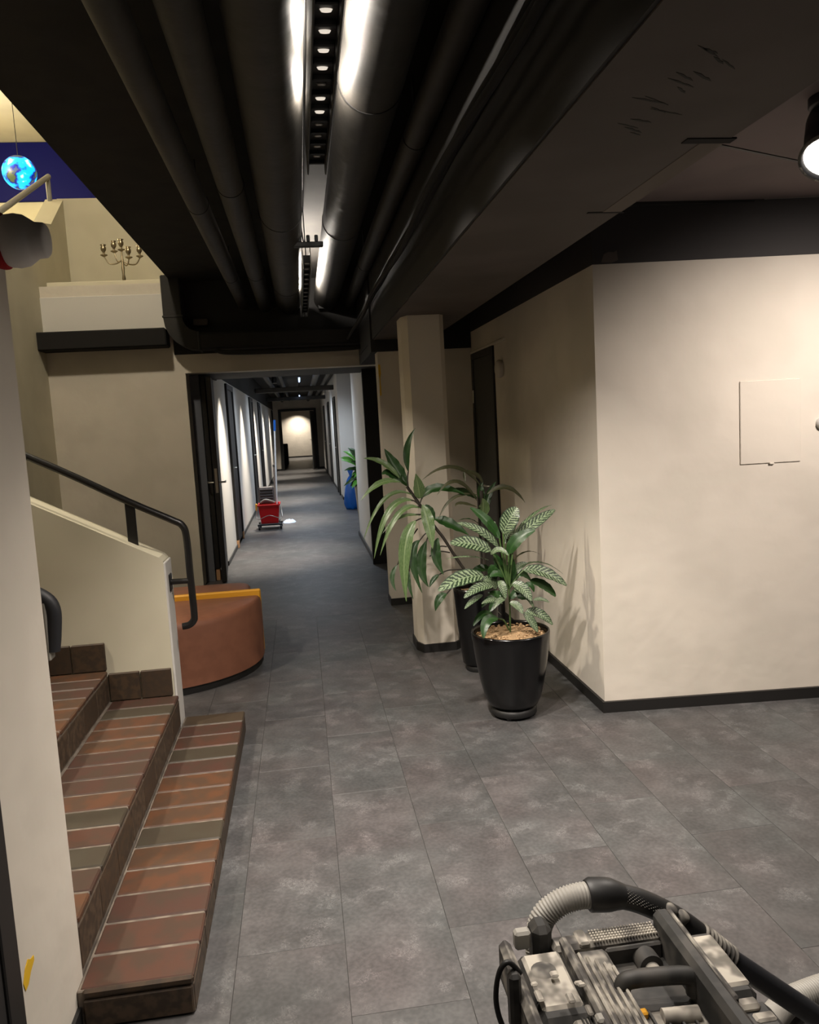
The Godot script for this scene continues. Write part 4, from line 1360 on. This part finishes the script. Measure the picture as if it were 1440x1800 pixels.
	dracaena_leaf(p, "g", V(0.075,0.998,0.000), V(0.039,1.063,-0.010), V(0.079,1.123,-0.020), 0.0225, F)
	stem(p, "cane", [V(0.009,0.493,0.020),V(-0.069,0.616,0.020),V(-0.129,0.716,0.020),V(-0.181,0.809,0.020),V(-0.229,0.879,0.020),V(-0.310,1.014,0.020),V(-0.379,1.124,0.020)], 0.0090, mat.cane)
	stem(p, "cane", [V(0.047,0.477,0.020),V(0.055,0.721,0.020),V(0.054,0.913,0.020),V(0.055,1.071,0.020)], 0.0120, mat.cane)
	stem(p, "petiole", [V(-0.313,1.010,0.040),V(-0.336,1.046,0.040),V(-0.353,1.075,0.040)], 0.004, mat.cane)
	stem(p, "petiole", [V(-0.313,1.010,0.040),V(-0.343,1.040,0.040),V(-0.361,1.045,0.040)], 0.004, mat.cane)
	stem(p, "petiole", [V(-0.307,1.003,0.040),V(-0.326,1.008,0.040),V(-0.363,1.007,0.040)], 0.004, mat.cane)
	stem(p, "petiole", [V(-0.309,0.960,0.040),V(-0.341,0.962,0.040),V(-0.372,0.959,0.040)], 0.004, mat.cane)
	stem(p, "petiole", [V(-0.151,0.725,0.040),V(-0.214,0.736,0.040),V(-0.272,0.712,0.040)], 0.004, mat.cane)
	stem(p, "petiole", [V(-0.168,0.761,0.040),V(-0.200,0.766,0.040),V(-0.219,0.758,0.040)], 0.004, mat.cane)
	stem(p, "petiole", [V(-0.312,1.022,0.040),V(-0.302,1.046,0.040),V(-0.295,1.055,0.040)], 0.004, mat.cane)
	stem(p, "petiole", [V(-0.244,0.899,0.040),V(-0.292,0.937,0.040),V(-0.343,0.925,0.040)], 0.004, mat.cane)
	stem(p, "petiole", [V(-0.239,0.873,0.040),V(-0.290,0.846,0.040),V(-0.324,0.810,0.040)], 0.004, mat.cane)
	stem(p, "petiole", [V(-0.233,0.866,0.040),V(-0.265,0.844,0.040),V(-0.287,0.801,0.040)], 0.004, mat.cane)
	stem(p, "petiole", [V(-0.333,0.880,0.040),V(-0.414,0.773,0.040),V(-0.463,0.676,0.040)], 0.004, mat.cane)
	stem(p, "petiole", [V(-0.080,0.620,0.040),V(-0.169,0.621,0.040),V(-0.221,0.600,0.040)], 0.004, mat.cane)
	stem(p, "petiole", [V(-0.049,0.586,0.040),V(-0.129,0.535,0.040),V(-0.183,0.482,0.040)], 0.004, mat.cane)
	stem(p, "petiole", [V(-0.350,0.787,0.040),V(-0.386,0.714,0.040),V(-0.397,0.633,0.040)], 0.004, mat.cane)
	stem(p, "petiole", [V(-0.375,1.126,0.040),V(-0.376,1.169,0.040),V(-0.369,1.212,0.040)], 0.004, mat.cane)

# ---------- things in the corridor ----------
func build_corridor_things() -> void:
	# pipes and cross ducts under the corridor ceiling
	for a in [[-0.55, 2.42, 0.05, "black pipe along the left of the corridor ceiling"], [-0.30, 2.44, 0.035, "thin black pipe left of the added corridor fill tubes"], [0.36, 2.42, 0.06, "black pipe right of the added corridor fill tubes"], [0.58, 2.44, 0.04, "thin black pipe along the right of the corridor ceiling"]]:
		var st := begin()
		tube(st, [V(a[0], a[1], -9.02), V(a[0], a[1], -28.38)], a[2], 12)
		single("corridor_pipe", st, mat.pipe, a[3], "pipe")
	for k in 3:
		var z: float = [-11.9, -17.4, -23.0][k]
		var st := begin()
		box(st, V(-0.05, 2.30, z), V(1.66, 0.10, 0.22), 0.01)
		single("cross_duct", st, mat.pipe, ["nearest flat black duct crossing under the corridor ceiling", "middle flat black duct crossing under the corridor ceiling", "farthest flat black duct crossing under the corridor ceiling"][k], "duct", "corridor cross ducts")
	# mop bucket
	var t := thing("mop_bucket", "red mop bucket on castors with a grey wringer in the corridor", "bucket", V(-0.54, 0, -12.15))
	var st := begin()
	var lo := [V(-0.125, 0.09, -0.16), V(0.125, 0.09, -0.16), V(0.125, 0.09, 0.16), V(-0.125, 0.09, 0.16)]
	var hi := [V(-0.155, 0.37, -0.19), V(0.155, 0.37, -0.19), V(0.155, 0.37, 0.19), V(-0.155, 0.37, 0.19)]
	st.set_smooth_group(-1)
	for k in 4:
		var k2 := (k + 1) % 4
		quad(st, lo[k], lo[k2], hi[k2], hi[k], lo[k] + lo[k2])
		quad(st, lo[k] * V(0.93, 1.05, 0.93), lo[k2] * V(0.93, 1.05, 0.93), hi[k2] * V(0.95, 1, 0.95), hi[k] * V(0.95, 1, 0.95), -(lo[k] + lo[k2]))
	quad(st, lo[0], lo[1], lo[2], lo[3], Vector3.DOWN)
	for s in [-1.0, 1.0]:
		box(st, V(s * 0.158, 0.365, 0), V(0.02, 0.022, 0.40), 0.004)
		box(st, V(0, 0.365, s * 0.193), V(0.33, 0.022, 0.02), 0.004)
	obj("bucket", st, mat.red, t)
	st = begin()
	tube(st, smooth_path([V(-0.165, 0.36, 0.02), V(-0.185, 0.24, 0.12), V(-0.17, 0.16, 0.185), V(0, 0.215, 0.205), V(0.17, 0.16, 0.185), V(0.185, 0.24, 0.12), V(0.165, 0.36, 0.02)]), 0.006, 6)
	obj("handle", st, mat.steel, t)
	st = begin()
	box(st, V(0, 0.075, 0), V(0.30, 0.03, 0.36), 0.008)
	obj("chassis", st, mat.charcoal, t)
	for x in [-0.16, 0.16]:
		for z in [-0.17, 0.17]:
			st = begin()
			tube(st, [V(x - 0.014, 0.035, z), V(x + 0.014, 0.035, z)], 0.035, 14)
			box(st, V(x, 0.07, z), V(0.045, 0.03, 0.05), 0.006)
			obj("castor", st, mat.charcoal, t)
	st = begin()
	box(st, V(-0.03, 0.50, -0.05), V(0.23, 0.26, 0.07), 0.02, Basis(Vector3.RIGHT, -0.12))
	for k in 5:
		box(st, V(-0.03, 0.41 + 0.045 * k, -0.008), V(0.2, 0.012, 0.02), 0.003)
	obj("wringer", st, mat.wringer, t)
	st = begin()
	tube(st, smooth_path([V(-0.12, 0.40, 0.06), V(-0.05, 0.44, 0.09), V(0.03, 0.42, 0.09), V(0.08, 0.39, 0.06)]), 0.016, 8)
	obj("press_lever", st, mat.light_grey, t)
	st = begin()
	box(st, V(-0.19, 0.33, 0.02), V(0.03, 0.11, 0.06), 0.01)
	var yc := obj("cloth", st, mat.amber, t)
	yc.set_meta("label", "yellow cloth on the rim")
	# mop standing in the bucket
	t = thing("mop", "white mop pole with blue grip standing in the red bucket", "mop", V(-0.43, 0, -12.15))
	st = begin()
	tube(st, [V(0.0, 0.14, 0), V(0.028, 0.9, -0.02), V(0.055, 1.60, -0.04)], 0.013, 10)
	obj("pole", st, mat.white, t)
	st = begin()
	tube(st, [V(0.0525, 1.46, -0.036), V(0.0585, 1.62, -0.041)], 0.019, 10)
	obj("grip", st, mat.blue, t)
	st = begin()
	box(st, V(-0.002, 0.125, 0), V(0.10, 0.04, 0.09), 0.012)
	obj("head", st, mat.white, t)
	# grey pole leaning behind
	t = thing("broom", "dark grey broom with thin handle standing behind the mop bucket", "broom", V(-0.50, 0, -13.6))
	st = begin()
	tube(st, [V(0, 0.06, 0), V(0.02, 0.86, 0)], 0.014, 8)
	obj("pole", st, mat.wringer, t)
	st = begin()
	box(st, V(0, 0.04, 0), V(0.05, 0.08, 0.30), 0.01)
	obj("head", st, mat.charcoal, t)
	st = begin()
	box(st, V(0.02, 0.87, 0), V(0.035, 0.05, 0.035), 0.008)
	obj("grip", st, mat.rubber, t)
	# blue and white rag
	st = begin()
	st.set_smooth_group(1)
	var hgt := func(i: int, j: int) -> float:
		var e := minf(minf(i, 8 - i), minf(j, 8 - j)) / 4.0
		return 0.006 + 0.05 * sqrt(maxf(e, 0.0)) * (0.75 + 0.25 * sin(i * 1.9) * cos(j * 1.4))
	for i in 8:
		for j in 8:
			var q: Array[Vector3] = []
			for d in [[0, 0], [1, 0], [1, 1], [0, 1]]:
				var a: int = i + d[0]
				var b: int = j + d[1]
				q.append(V((a - 4) * 0.026 * (1.0 - 0.05 * absf(b - 4)), hgt.call(a, b) if a % 8 and b % 8 else 0.002, (b - 4) * 0.04 * (1.0 - 0.05 * absf(a - 4))))
			quad(st, q[0], q[1], q[2], q[3], Vector3.UP)
	var rag := single("rag", st, mat.cloth_blue, "crumpled pale blue rag on the floor beside the red bucket", "rag")
	rag.position = V(-0.265, 0.0, -12.75)
	# blue bag and planter in the alcove
	t = thing("rubbish_bag", "full blue plastic rubbish bag in the corridor alcove", "bag", V(0.83, 0, -14.1))
	st = begin()
	bag_shape(st, 0.155, 0.60)
	obj("bag", st, mat.blue, t)
	st = begin()
	lathe(st, [Vector2(0.022, 0.58), Vector2(0.03, 0.62), Vector2(0.06, 0.70), Vector2(0.04, 0.70), Vector2(0.015, 0.61)], 12)
	obj("neck", st, mat.blue, t)
	t = thing("alcove_plant", "leafy green plant in a tall tapered beige planter in the corridor alcove", "potted plant", V(0.85, 0, -11.6))
	st = begin()
	lathe(st, [Vector2(0, 0), Vector2(0.07, 0), Vector2(0.08, 0.02), Vector2(0.13, 0.70), Vector2(0.135, 0.74), Vector2(0.12, 0.74), Vector2(0.115, 0.68), Vector2(0, 0.68)], 28)
	obj("planter", st, mat.planter, t)
	for k in 95:
		var a := rng.randf() * TAU
		var up := rng.randf_range(-0.12, 0.46)
		var rad := rng.randf_range(0.05, 0.27)
		var b := V(cos(a) * rad * 0.3, 0.74 + up * 0.5, sin(a) * rad * 0.3)
		var c := V(cos(a) * rad, 0.72 + up, sin(a) * rad)
		if c.x > 0.17:
			continue
		blade(t, b, (b + c) * 0.5 + V(0, 0.05, 0), c + V(0, -0.02, 0) + V(cos(a), 0, sin(a)) * 0.06, rng.randf_range(0.022, 0.04), F, mat.green if k % 3 else mat.bright, func(s: float) -> float: return sin(PI * clampf(s * 0.96 + 0.02, 0, 1)), 0.05, 0.2)
	stem(t, "stem", [V(0, 0.68, 0), V(0.01, 0.9, 0.01), V(0.02, 1.15, 0)], 0.008, mat.cane)
	# far room
	t = thing("far_cabinet", "low black cabinet standing beside the far doorway", "cabinet", V(-0.78, 0, -32.0))
	st = begin()
	span(st, V(-0.25, 0.03, -0.3), V(0.25, 0.86, 0.3), 0.008)
	obj("body", st, mat.door, t)
	st = begin()
	span(st, V(-0.22, 0.0, -0.27), V(0.22, 0.03, 0.27))
	obj("plinth", st, mat.base, t)
	st = begin()
	span(st, V(0.252, 0.06, -0.29), V(0.262, 0.83, 0.29), 0.003)
	obj("door", st, mat.door, t)

func bag_shape(st: SurfaceTool, r: float, h: float) -> void:
	var n := 22
	var m := 12
	st.set_smooth_group(1)
	var pt := func(i: int, k: int) -> Vector3:
		var u := float(i) / m
		var a := TAU * (k % n) / n
		var rr := r * sqrt(maxf(0.0, sin(PI * clampf(0.16 + 0.82 * u, 0, 1)))) * (1.0 - 0.35 * u)
		rr *= 1.0 + 0.10 * sin(a * 5.0 + u * 4.0) * sin(u * 9.0 + a) + 0.05 * sin(a * 9.0 - u * 14.0)
		if i == m:
			rr = 0.02
		return V(cos(a) * rr, h * u, sin(a) * rr)
	for i in m:
		for k in n:
			var a: Vector3 = pt.call(i, k)
			var c: Vector3 = pt.call(i + 1, k + 1)
			quad(st, a, pt.call(i, k + 1), c, pt.call(i + 1, k), (a + c) * 0.5 * V(1, 0, 1) + V(0, 0.0001, 0))
	for k in n:
		tri(st, V(0, 0, 0), pt.call(0, k), pt.call(0, k + 1), Vector3.DOWN)

# ---------- vacuum cleaner ----------
func ribbed(pts: Array, r: float, pitch: float, depth: float) -> Array:
	# dense path and radii of a corrugated hose
	var cv := Curve3D.new()
	for i in pts.size():
		var t: Vector3 = (pts[mini(i + 1, pts.size() - 1)] - pts[maxi(i - 1, 0)]) / 6.0
		cv.add_point(pts[i], -t, t)
	cv.bake_interval = 0.004
	var n := int(cv.get_baked_length() / pitch)
	var path := []
	var rad := []
	for k in n:
		for q in 4:
			path.append(cv.sample_baked((k + q / 4.0) * pitch))
			rad.append(r - depth * (0.0 if q in [1, 2] else 1.0))
	return [path, rad]

func build_vacuum() -> void:
	var o := V(0.52, 0, -1.25)
	var t := thing("vacuum_cleaner", "dust-covered industrial vacuum cleaner with grey hose at the lower right", "vacuum cleaner", o)
	var P := func(x: float, y: float, z: float) -> Vector3: return V(x, y, z) - o
	var put := func(called: String, lo: Vector3, hi: Vector3, m: Material, bev: float, label := "") -> void:
		var s := begin()
		span(s, lo - o, hi - o, bev)
		var q := obj(called, s, m, t)
		if label:
			q.set_meta("label", label)
	put.call("body", V(0.335, 0.07, -1.455), V(0.735, 0.385, -0.93), mat.plastic, 0.04)
	put.call("lid", V(0.325, 0.375, -1.465), V(0.745, 0.405, -0.94), mat.plastic, 0.012)
	for x in [0.40, 0.67]:
		for z in [-1.38, -1.0]:
			var s := begin()
			tube(s, [V(x - 0.02, 0.04, z) - o, V(x + 0.02, 0.04, z) - o], 0.04, 18)
			obj("wheel", s, mat.rubber, t)
	# left side: rim, padded lid panel, latches
	put.call("side_rim", V(0.318, 0.38, -1.45), V(0.342, 0.468, -1.08), mat.dusty, 0.010)
	put.call("panel_frame", V(0.345, 0.39, -1.425), V(0.440, 0.448, -1.235), mat.plastic, 0.012)
	put.call("panel_insert", V(0.354, 0.44, -1.412), V(0.430, 0.4535, -1.262), mat.dust, 0.010, "dusty panel")
	var s := begin()
	lathe(s, [Vector2(0.0, 0.4575), Vector2(0.012, 0.4575), Vector2(0.020, 0.4565), Vector2(0.024, 0.4535)], 20, Transform3D(Basis.IDENTITY, V(0.385, 0, -1.36) - o))
	obj("emblem_disc", s, mat.dusty, t)
	put.call("rear_latch", V(0.352, 0.44, -1.462), V(0.385, 0.478, -1.438), mat.light_grey, 0.005)
	put.call("hose_socket", V(0.388, 0.40, -1.485), V(0.428, 0.485, -1.432), mat.plastic, 0.012)
	for k in 7:
		s = begin()
		box(s, V(rng.randf_range(0.32, 0.44), 0.47, rng.randf_range(-1.45, -1.2)) - o, V(rng.randf_range(0.008, 0.018), 0.006, rng.randf_range(0.01, 0.03)), 0.003)
		var sp := obj("plaster_splash", s, mat.dust, t)
		sp.position.y = -0.005 if k % 2 else 0.0
	put.call("front_latch", V(0.392, 0.425, -1.235), V(0.452, 0.455, -1.195), mat.dust, 0.010)
	for k in 4:
		put.call("latch_rib", V(0.410 + 0.006 * k, 0.452, -1.226), V(0.413 + 0.006 * k, 0.459, -1.204), mat.plastic, 0.001)
	put.call("latch_button", V(0.434, 0.45, -1.228), V(0.450, 0.463, -1.206), mat.light_grey, 0.004)
	# slanting divider and ribbed strip
	put.call("divider", V(0.440, 0.40, -1.44), V(0.458, 0.462, -1.15), mat.dusty, 0.006)
	put.call("ribbed_panel", V(0.458, 0.40, -1.415), V(0.528, 0.445, -1.15), mat.dusty, 0.010)
	for k in 5:
		put.call("rib", V(0.464 + 0.013 * k, 0.440, -1.40 + 0.012 * k), V(0.470 + 0.013 * k, 0.4515, -1.17), mat.dust, 0.003)
	# rear grip ledge with small studs
	put.call("rear_ledge", V(0.425, 0.39, -1.462), V(0.650, 0.448, -1.420), mat.dusty, 0.008)
	put.call("ledge_clip", V(0.478, 0.44, -1.464), V(0.500, 0.453, -1.418), mat.dust, 0.004)
	s = begin()
	for i in 22:
		for j in 5:
			box(s, V(0.510 + i * 0.0062, 0.449, -1.456 + j * 0.0078) - o, V(0.004, 0.005, 0.005), 0.001)
	var gr := obj("grip_studs", s, mat.dust, t)
	gr.set_meta("kind", "stuff")
	# hollow with a round knob
	put.call("recess_back", V(0.528, 0.385, -1.420), V(0.645, 0.438, -1.408), mat.plastic, 0.004)
	s = begin()
	tube(s, [V(0.606, 0.412, -1.408) - o, V(0.606, 0.415, -1.372) - o], 0.024, 24)
	obj("knob", s, mat.plastic, t)
	s = begin()
	tube(s, [V(0.606, 0.412, -1.373) - o, V(0.606, 0.413, -1.352) - o], 0.015, 20)
	obj("knob_cap", s, mat.dusty, t)
	# carrying handle
	s = begin()
	tube(s, smooth_path([V(0.512, 0.42, -1.30) - o, V(0.518, 0.448, -1.30) - o, V(0.535, 0.457, -1.298) - o, V(0.590, 0.459, -1.292) - o, V(0.632, 0.457, -1.288) - o, V(0.646, 0.448, -1.287) - o, V(0.65, 0.42, -1.286) - o], 4), 0.016, 14)
	obj("handle", s, mat.plastic, t)
	# tray below the handle
	put.call("tray", V(0.528, 0.39, -1.272), V(0.648, 0.412, -1.17), mat.dusty, 0.006)
	for k in 4:
		put.call("rib", V(0.548 + 0.024 * k, 0.408, -1.268), V(0.553 + 0.024 * k, 0.418, -1.175), mat.plastic, 0.001)
	put.call("yellow_tab", V(0.530, 0.41, -1.268), V(0.546, 0.424, -1.252), mat.amber, 0.003)
	s = begin()
	tube(s, [V(0.568, 0.418, -1.245) - o, V(0.634, 0.418, -1.24) - o], 0.014, 14)
	obj("roller", s, mat.dust, t)
	put.call("front_ledge", V(0.455, 0.40, -1.160), V(0.648, 0.440, -1.10), mat.dusty, 0.008)
	# right channel, pad, latch
	put.call("channel", V(0.646, 0.39, -1.462), V(0.682, 0.478, -1.08), mat.plastic, 0.010)
	put.call("channel_lip", V(0.678, 0.45, -1.46), V(0.690, 0.472, -1.2), mat.dusty, 0.004)
	put.call("right_panel", V(0.690, 0.39, -1.425), V(0.752, 0.440, -1.24), mat.plastic, 0.012)
	put.call("right_insert", V(0.696, 0.434, -1.405), V(0.747, 0.4455, -1.262), mat.dust, 0.008, "dusty panel")
	put.call("right_corner", V(0.684, 0.36, -1.24), V(0.762, 0.435, -1.06), mat.plastic, 0.016)
	put.call("right_latch", V(0.694, 0.430, -1.232), V(0.735, 0.446, -1.205), mat.dust, 0.006)
	put.call("latch_button", V(0.686, 0.432, -1.236), V(0.694, 0.450, -1.208), mat.light_grey, 0.003)
	put.call("latch_plate", V(0.710, 0.425, -1.200), V(0.748, 0.440, -1.178), mat.dust, 0.004)
	# cable loop on the left
	s = begin()
	tube(s, smooth_path([V(0.325, 0.50, -1.30) - o, V(0.303, 0.525, -1.30) - o, V(0.285, 0.505, -1.30) - o, V(0.278, 0.45, -1.30) - o, V(0.29, 0.40, -1.29) - o, V(0.325, 0.35, -1.27) - o]), 0.005, 8)
	obj("cable_loop", s, mat.rubber, t)
	put.call("cable_hook", V(0.300, 0.40, -1.31), V(0.322, 0.51, -1.28), mat.plastic, 0.006)
	# hose, cuff, wand
	var h := ribbed([V(0.408, 0.36, -1.47) - o, V(0.412, 0.42, -1.49) - o, V(0.428, 0.463, -1.50) - o, V(0.464, 0.490, -1.50) - o, V(0.503, 0.499, -1.50) - o, V(0.535, 0.498, -1.50) - o], 0.0265, 0.0062, 0.0028)
	s = begin()
	tube(s, h[0], h[1], 20)
	obj("hose", s, mat.grey_hose, t)
	s = begin()
	tube(s, [V(0.524, 0.499, -1.5) - o, V(0.530, 0.499, -1.5) - o, V(0.560, 0.495, -1.5) - o, V(0.574, 0.4925, -1.5) - o, V(0.588, 0.489, -1.5) - o, V(0.60, 0.4855, -1.5) - o], [0.030, 0.034, 0.034, 0.033, 0.029, 0.026], 24)
	obj("cuff", s, mat.rubber, t)
	var w := [V(0.592, 0.488, -1.5) - o, V(0.635, 0.471, -1.5) - o, V(0.685, 0.442, -1.5) - o, V(0.735, 0.405, -1.5) - o, V(0.78, 0.364, -1.5) - o]
	s = begin()
	tube(s, smooth_path(w, 6), 0.025, 20)
	obj("grip_tube", s, mat.rubber, t)
	# pale stud rows printed on the grip
	s = begin()
	var path := smooth_path(w.slice(0, 3), 12)
	for k in path.size():
		for j in 6:
			var a := 0.15 + 0.24 * j + (0.12 if k % 2 else 0.0)
			var c: Vector3 = path[k] + V(0.35 * sin(a) * 0.0, cos(a), sin(a)).normalized() * 0.0252
			box(s, c, V(0.0018, 0.0012, 0.0018), 0.0)
	var dots := obj("grip_dots", s, mat.grey_hose, t)
	dots.set_meta("kind", "stuff")
	for k in 2:
		s = begin()
		var c := V(0.700 + 0.026 * k, 0.452 - 0.019 * k, -1.483) - o
		lathe(s, [Vector2(0.014, -0.012), Vector2(0.014, 0.004), Vector2(0.011, 0.008), Vector2(0, 0.009)], 18, Transform3D(Basis(Vector3.BACK, -0.62).rotated(Vector3.RIGHT, 0.35), c))
		obj("button", s, mat.dusty, t)
	h = ribbed([V(0.766, 0.378, -1.5) - o, V(0.800, 0.345, -1.5) - o, V(0.850, 0.297, -1.5) - o], 0.0285, 0.013, 0.004)
	s = begin()
	tube(s, h[0], h[1], 20)
	obj("ribbed_grip", s, mat.dusty, t)
	s = begin()
	tube(s, [V(0.84, 0.306, -1.5) - o, V(1.049, 0.133, -1.5) - o, V(1.18, 0.026, -1.5) - o], 0.024, 20)
	obj("wand", s, mat.charcoal, t)
	h = ribbed([V(0.745, 0.16, -1.36) - o, V(0.80, 0.15, -1.40) - o, V(0.90, 0.10, -1.50) - o, V(1.02, 0.05, -1.62) - o, V(1.12, 0.036, -1.68) - o, V(1.30, 0.034, -1.70) - o, V(1.55, 0.034, -1.62) - o], 0.031, 0.0075, 0.003)
	s = begin()
	tube(s, h[0], h[1], 18)
	obj("floor_hose", s, mat.grey_hose, t)

# ---------- upstairs ----------
func build_upper_things() -> void:
	var t := thing("globe_lamp", "glowing blue earth globe in front of the navy panel", "globe", V(-3.15, 4.745, -10.6))
	var im := Image.create(256, 128, false, Image.FORMAT_RGB8)
	var n := FastNoiseLite.new()
	n.seed = 3
	n.frequency = 0.8
	n.fractal_octaves = 4
	for y in 128:
		for x in 256:
			var a := TAU * x / 256.0
			var b := PI * (y / 128.0 - 0.5)
			var v := n.get_noise_3d(cos(a) * cos(b), sin(b), sin(a) * cos(b))
			var c := Color(0.02, 0.06, 0.42).lerp(Color(0.05, 0.70, 0.95), smoothstep(-0.3, -0.02, v))
			if v > 0.2:
				c = c.lerp(Color(0.75, 0.95, 1.0), smoothstep(0.2, 0.35, v))
			if v < -0.36:
				c = Color(0.30, 0.34, 0.18)
			im.set_pixel(x, y, c)
	var gm := plain(0.1, 0.2, 0.4, 0.4)
	gm.albedo_texture = ImageTexture.create_from_image(im)
	gm.emission_enabled = true
	gm.emission = Color(1, 1, 1)
	gm.emission_texture = gm.albedo_texture
	gm.emission_operator = BaseMaterial3D.EMISSION_OP_MULTIPLY
	gm.emission_energy_multiplier = 1.9
	var sp := SphereMesh.new()
	sp.radius = 0.195
	sp.height = 0.39
	sp.radial_segments = 48
	sp.rings = 24
	sp.material = gm
	var mi := MeshInstance3D.new()
	mi.name = "globe"
	mi.mesh = sp
	t.add_child(mi)
	omni(V(-3.15, 4.745, -10.3), Color(0.1, 0.35, 1.0), 0.10, 0.1)
	var st := begin()
	tube(st, [V(0, 0.19, 0), V(0, 0.82, 0)], 0.004, 6)
	obj("hanging_wire", st, mat.rubber, t)
	# steel rail on the upper flight
	t = thing("upper_handrail", "silver handrail slanting up over the cream stair wall", "handrail", V(-2.40, 0, 0))
	st = begin()
	tube(st, [V(0, 3.40, -7.3), V(0, 4.22, -9.02)], 0.027, 14)
	obj("rail", st, mat.light_grey, t)
	st = begin()
	tube(st, [V(0.0, 3.95, -8.98), V(0.0, 4.19, -8.98)], 0.025, 12)
	obj("post", st, mat.light_grey, t)
	# candelabra on the ledge
	t = thing("candelabra", "tarnished five-armed candelabra on the pale ledge", "candelabra", V(-1.60, 2.945, -8.3))
	t.scale = V(0.82, 0.95, 0.82)
	st = begin()
	lathe(st, [Vector2(0.0, 0.0), Vector2(0.05, 0.0), Vector2(0.045, 0.02), Vector2(0.015, 0.035), Vector2(0.011, 0.06), Vector2(0.022, 0.09), Vector2(0.014, 0.13), Vector2(0.02, 0.20), Vector2(0.012, 0.23), Vector2(0.016, 0.28), Vector2(0.01, 0.30), Vector2(0.01, 0.40)], 16)
	obj("stem", st, mat.silver, t)
	var cups := [[-0.205, 0.36, 0.0], [-0.10, 0.41, -0.08], [0.0, 0.41, 0.0], [0.10, 0.31, 0.12], [0.205, 0.34, 0.0]]
	for c in cups:
		if c[0] != 0.0:
			st = begin()
			tube(st, smooth_path([V(0, 0.28, 0), V(c[0] * 0.35, 0.235 + (c[1] - 0.34) * 0.5, c[2] * 0.4), V(c[0] * 0.75, 0.235 + (c[1] - 0.34) * 0.7, c[2] * 0.8), V(c[0], c[1] - 0.04, c[2])]), 0.007, 8)
			obj("arm", st, mat.silver, t)
		st = begin()
		lathe(st, [Vector2(0.0, -0.05), Vector2(0.012, -0.045), Vector2(0.042, -0.03), Vector2(0.042, -0.025), Vector2(0.012, -0.02), Vector2(0.014, 0.0), Vector2(0.03, 0.02), Vector2(0.033, 0.045), Vector2(0.022, 0.06), Vector2(0.036, 0.075), Vector2(0.03, 0.075), Vector2(0.015, 0.05), Vector2(0, 0.05)], 16, Transform3D(Basis.IDENTITY, V(c[0], c[1], c[2])))
		obj("candle_cup", st, mat.silver, t)
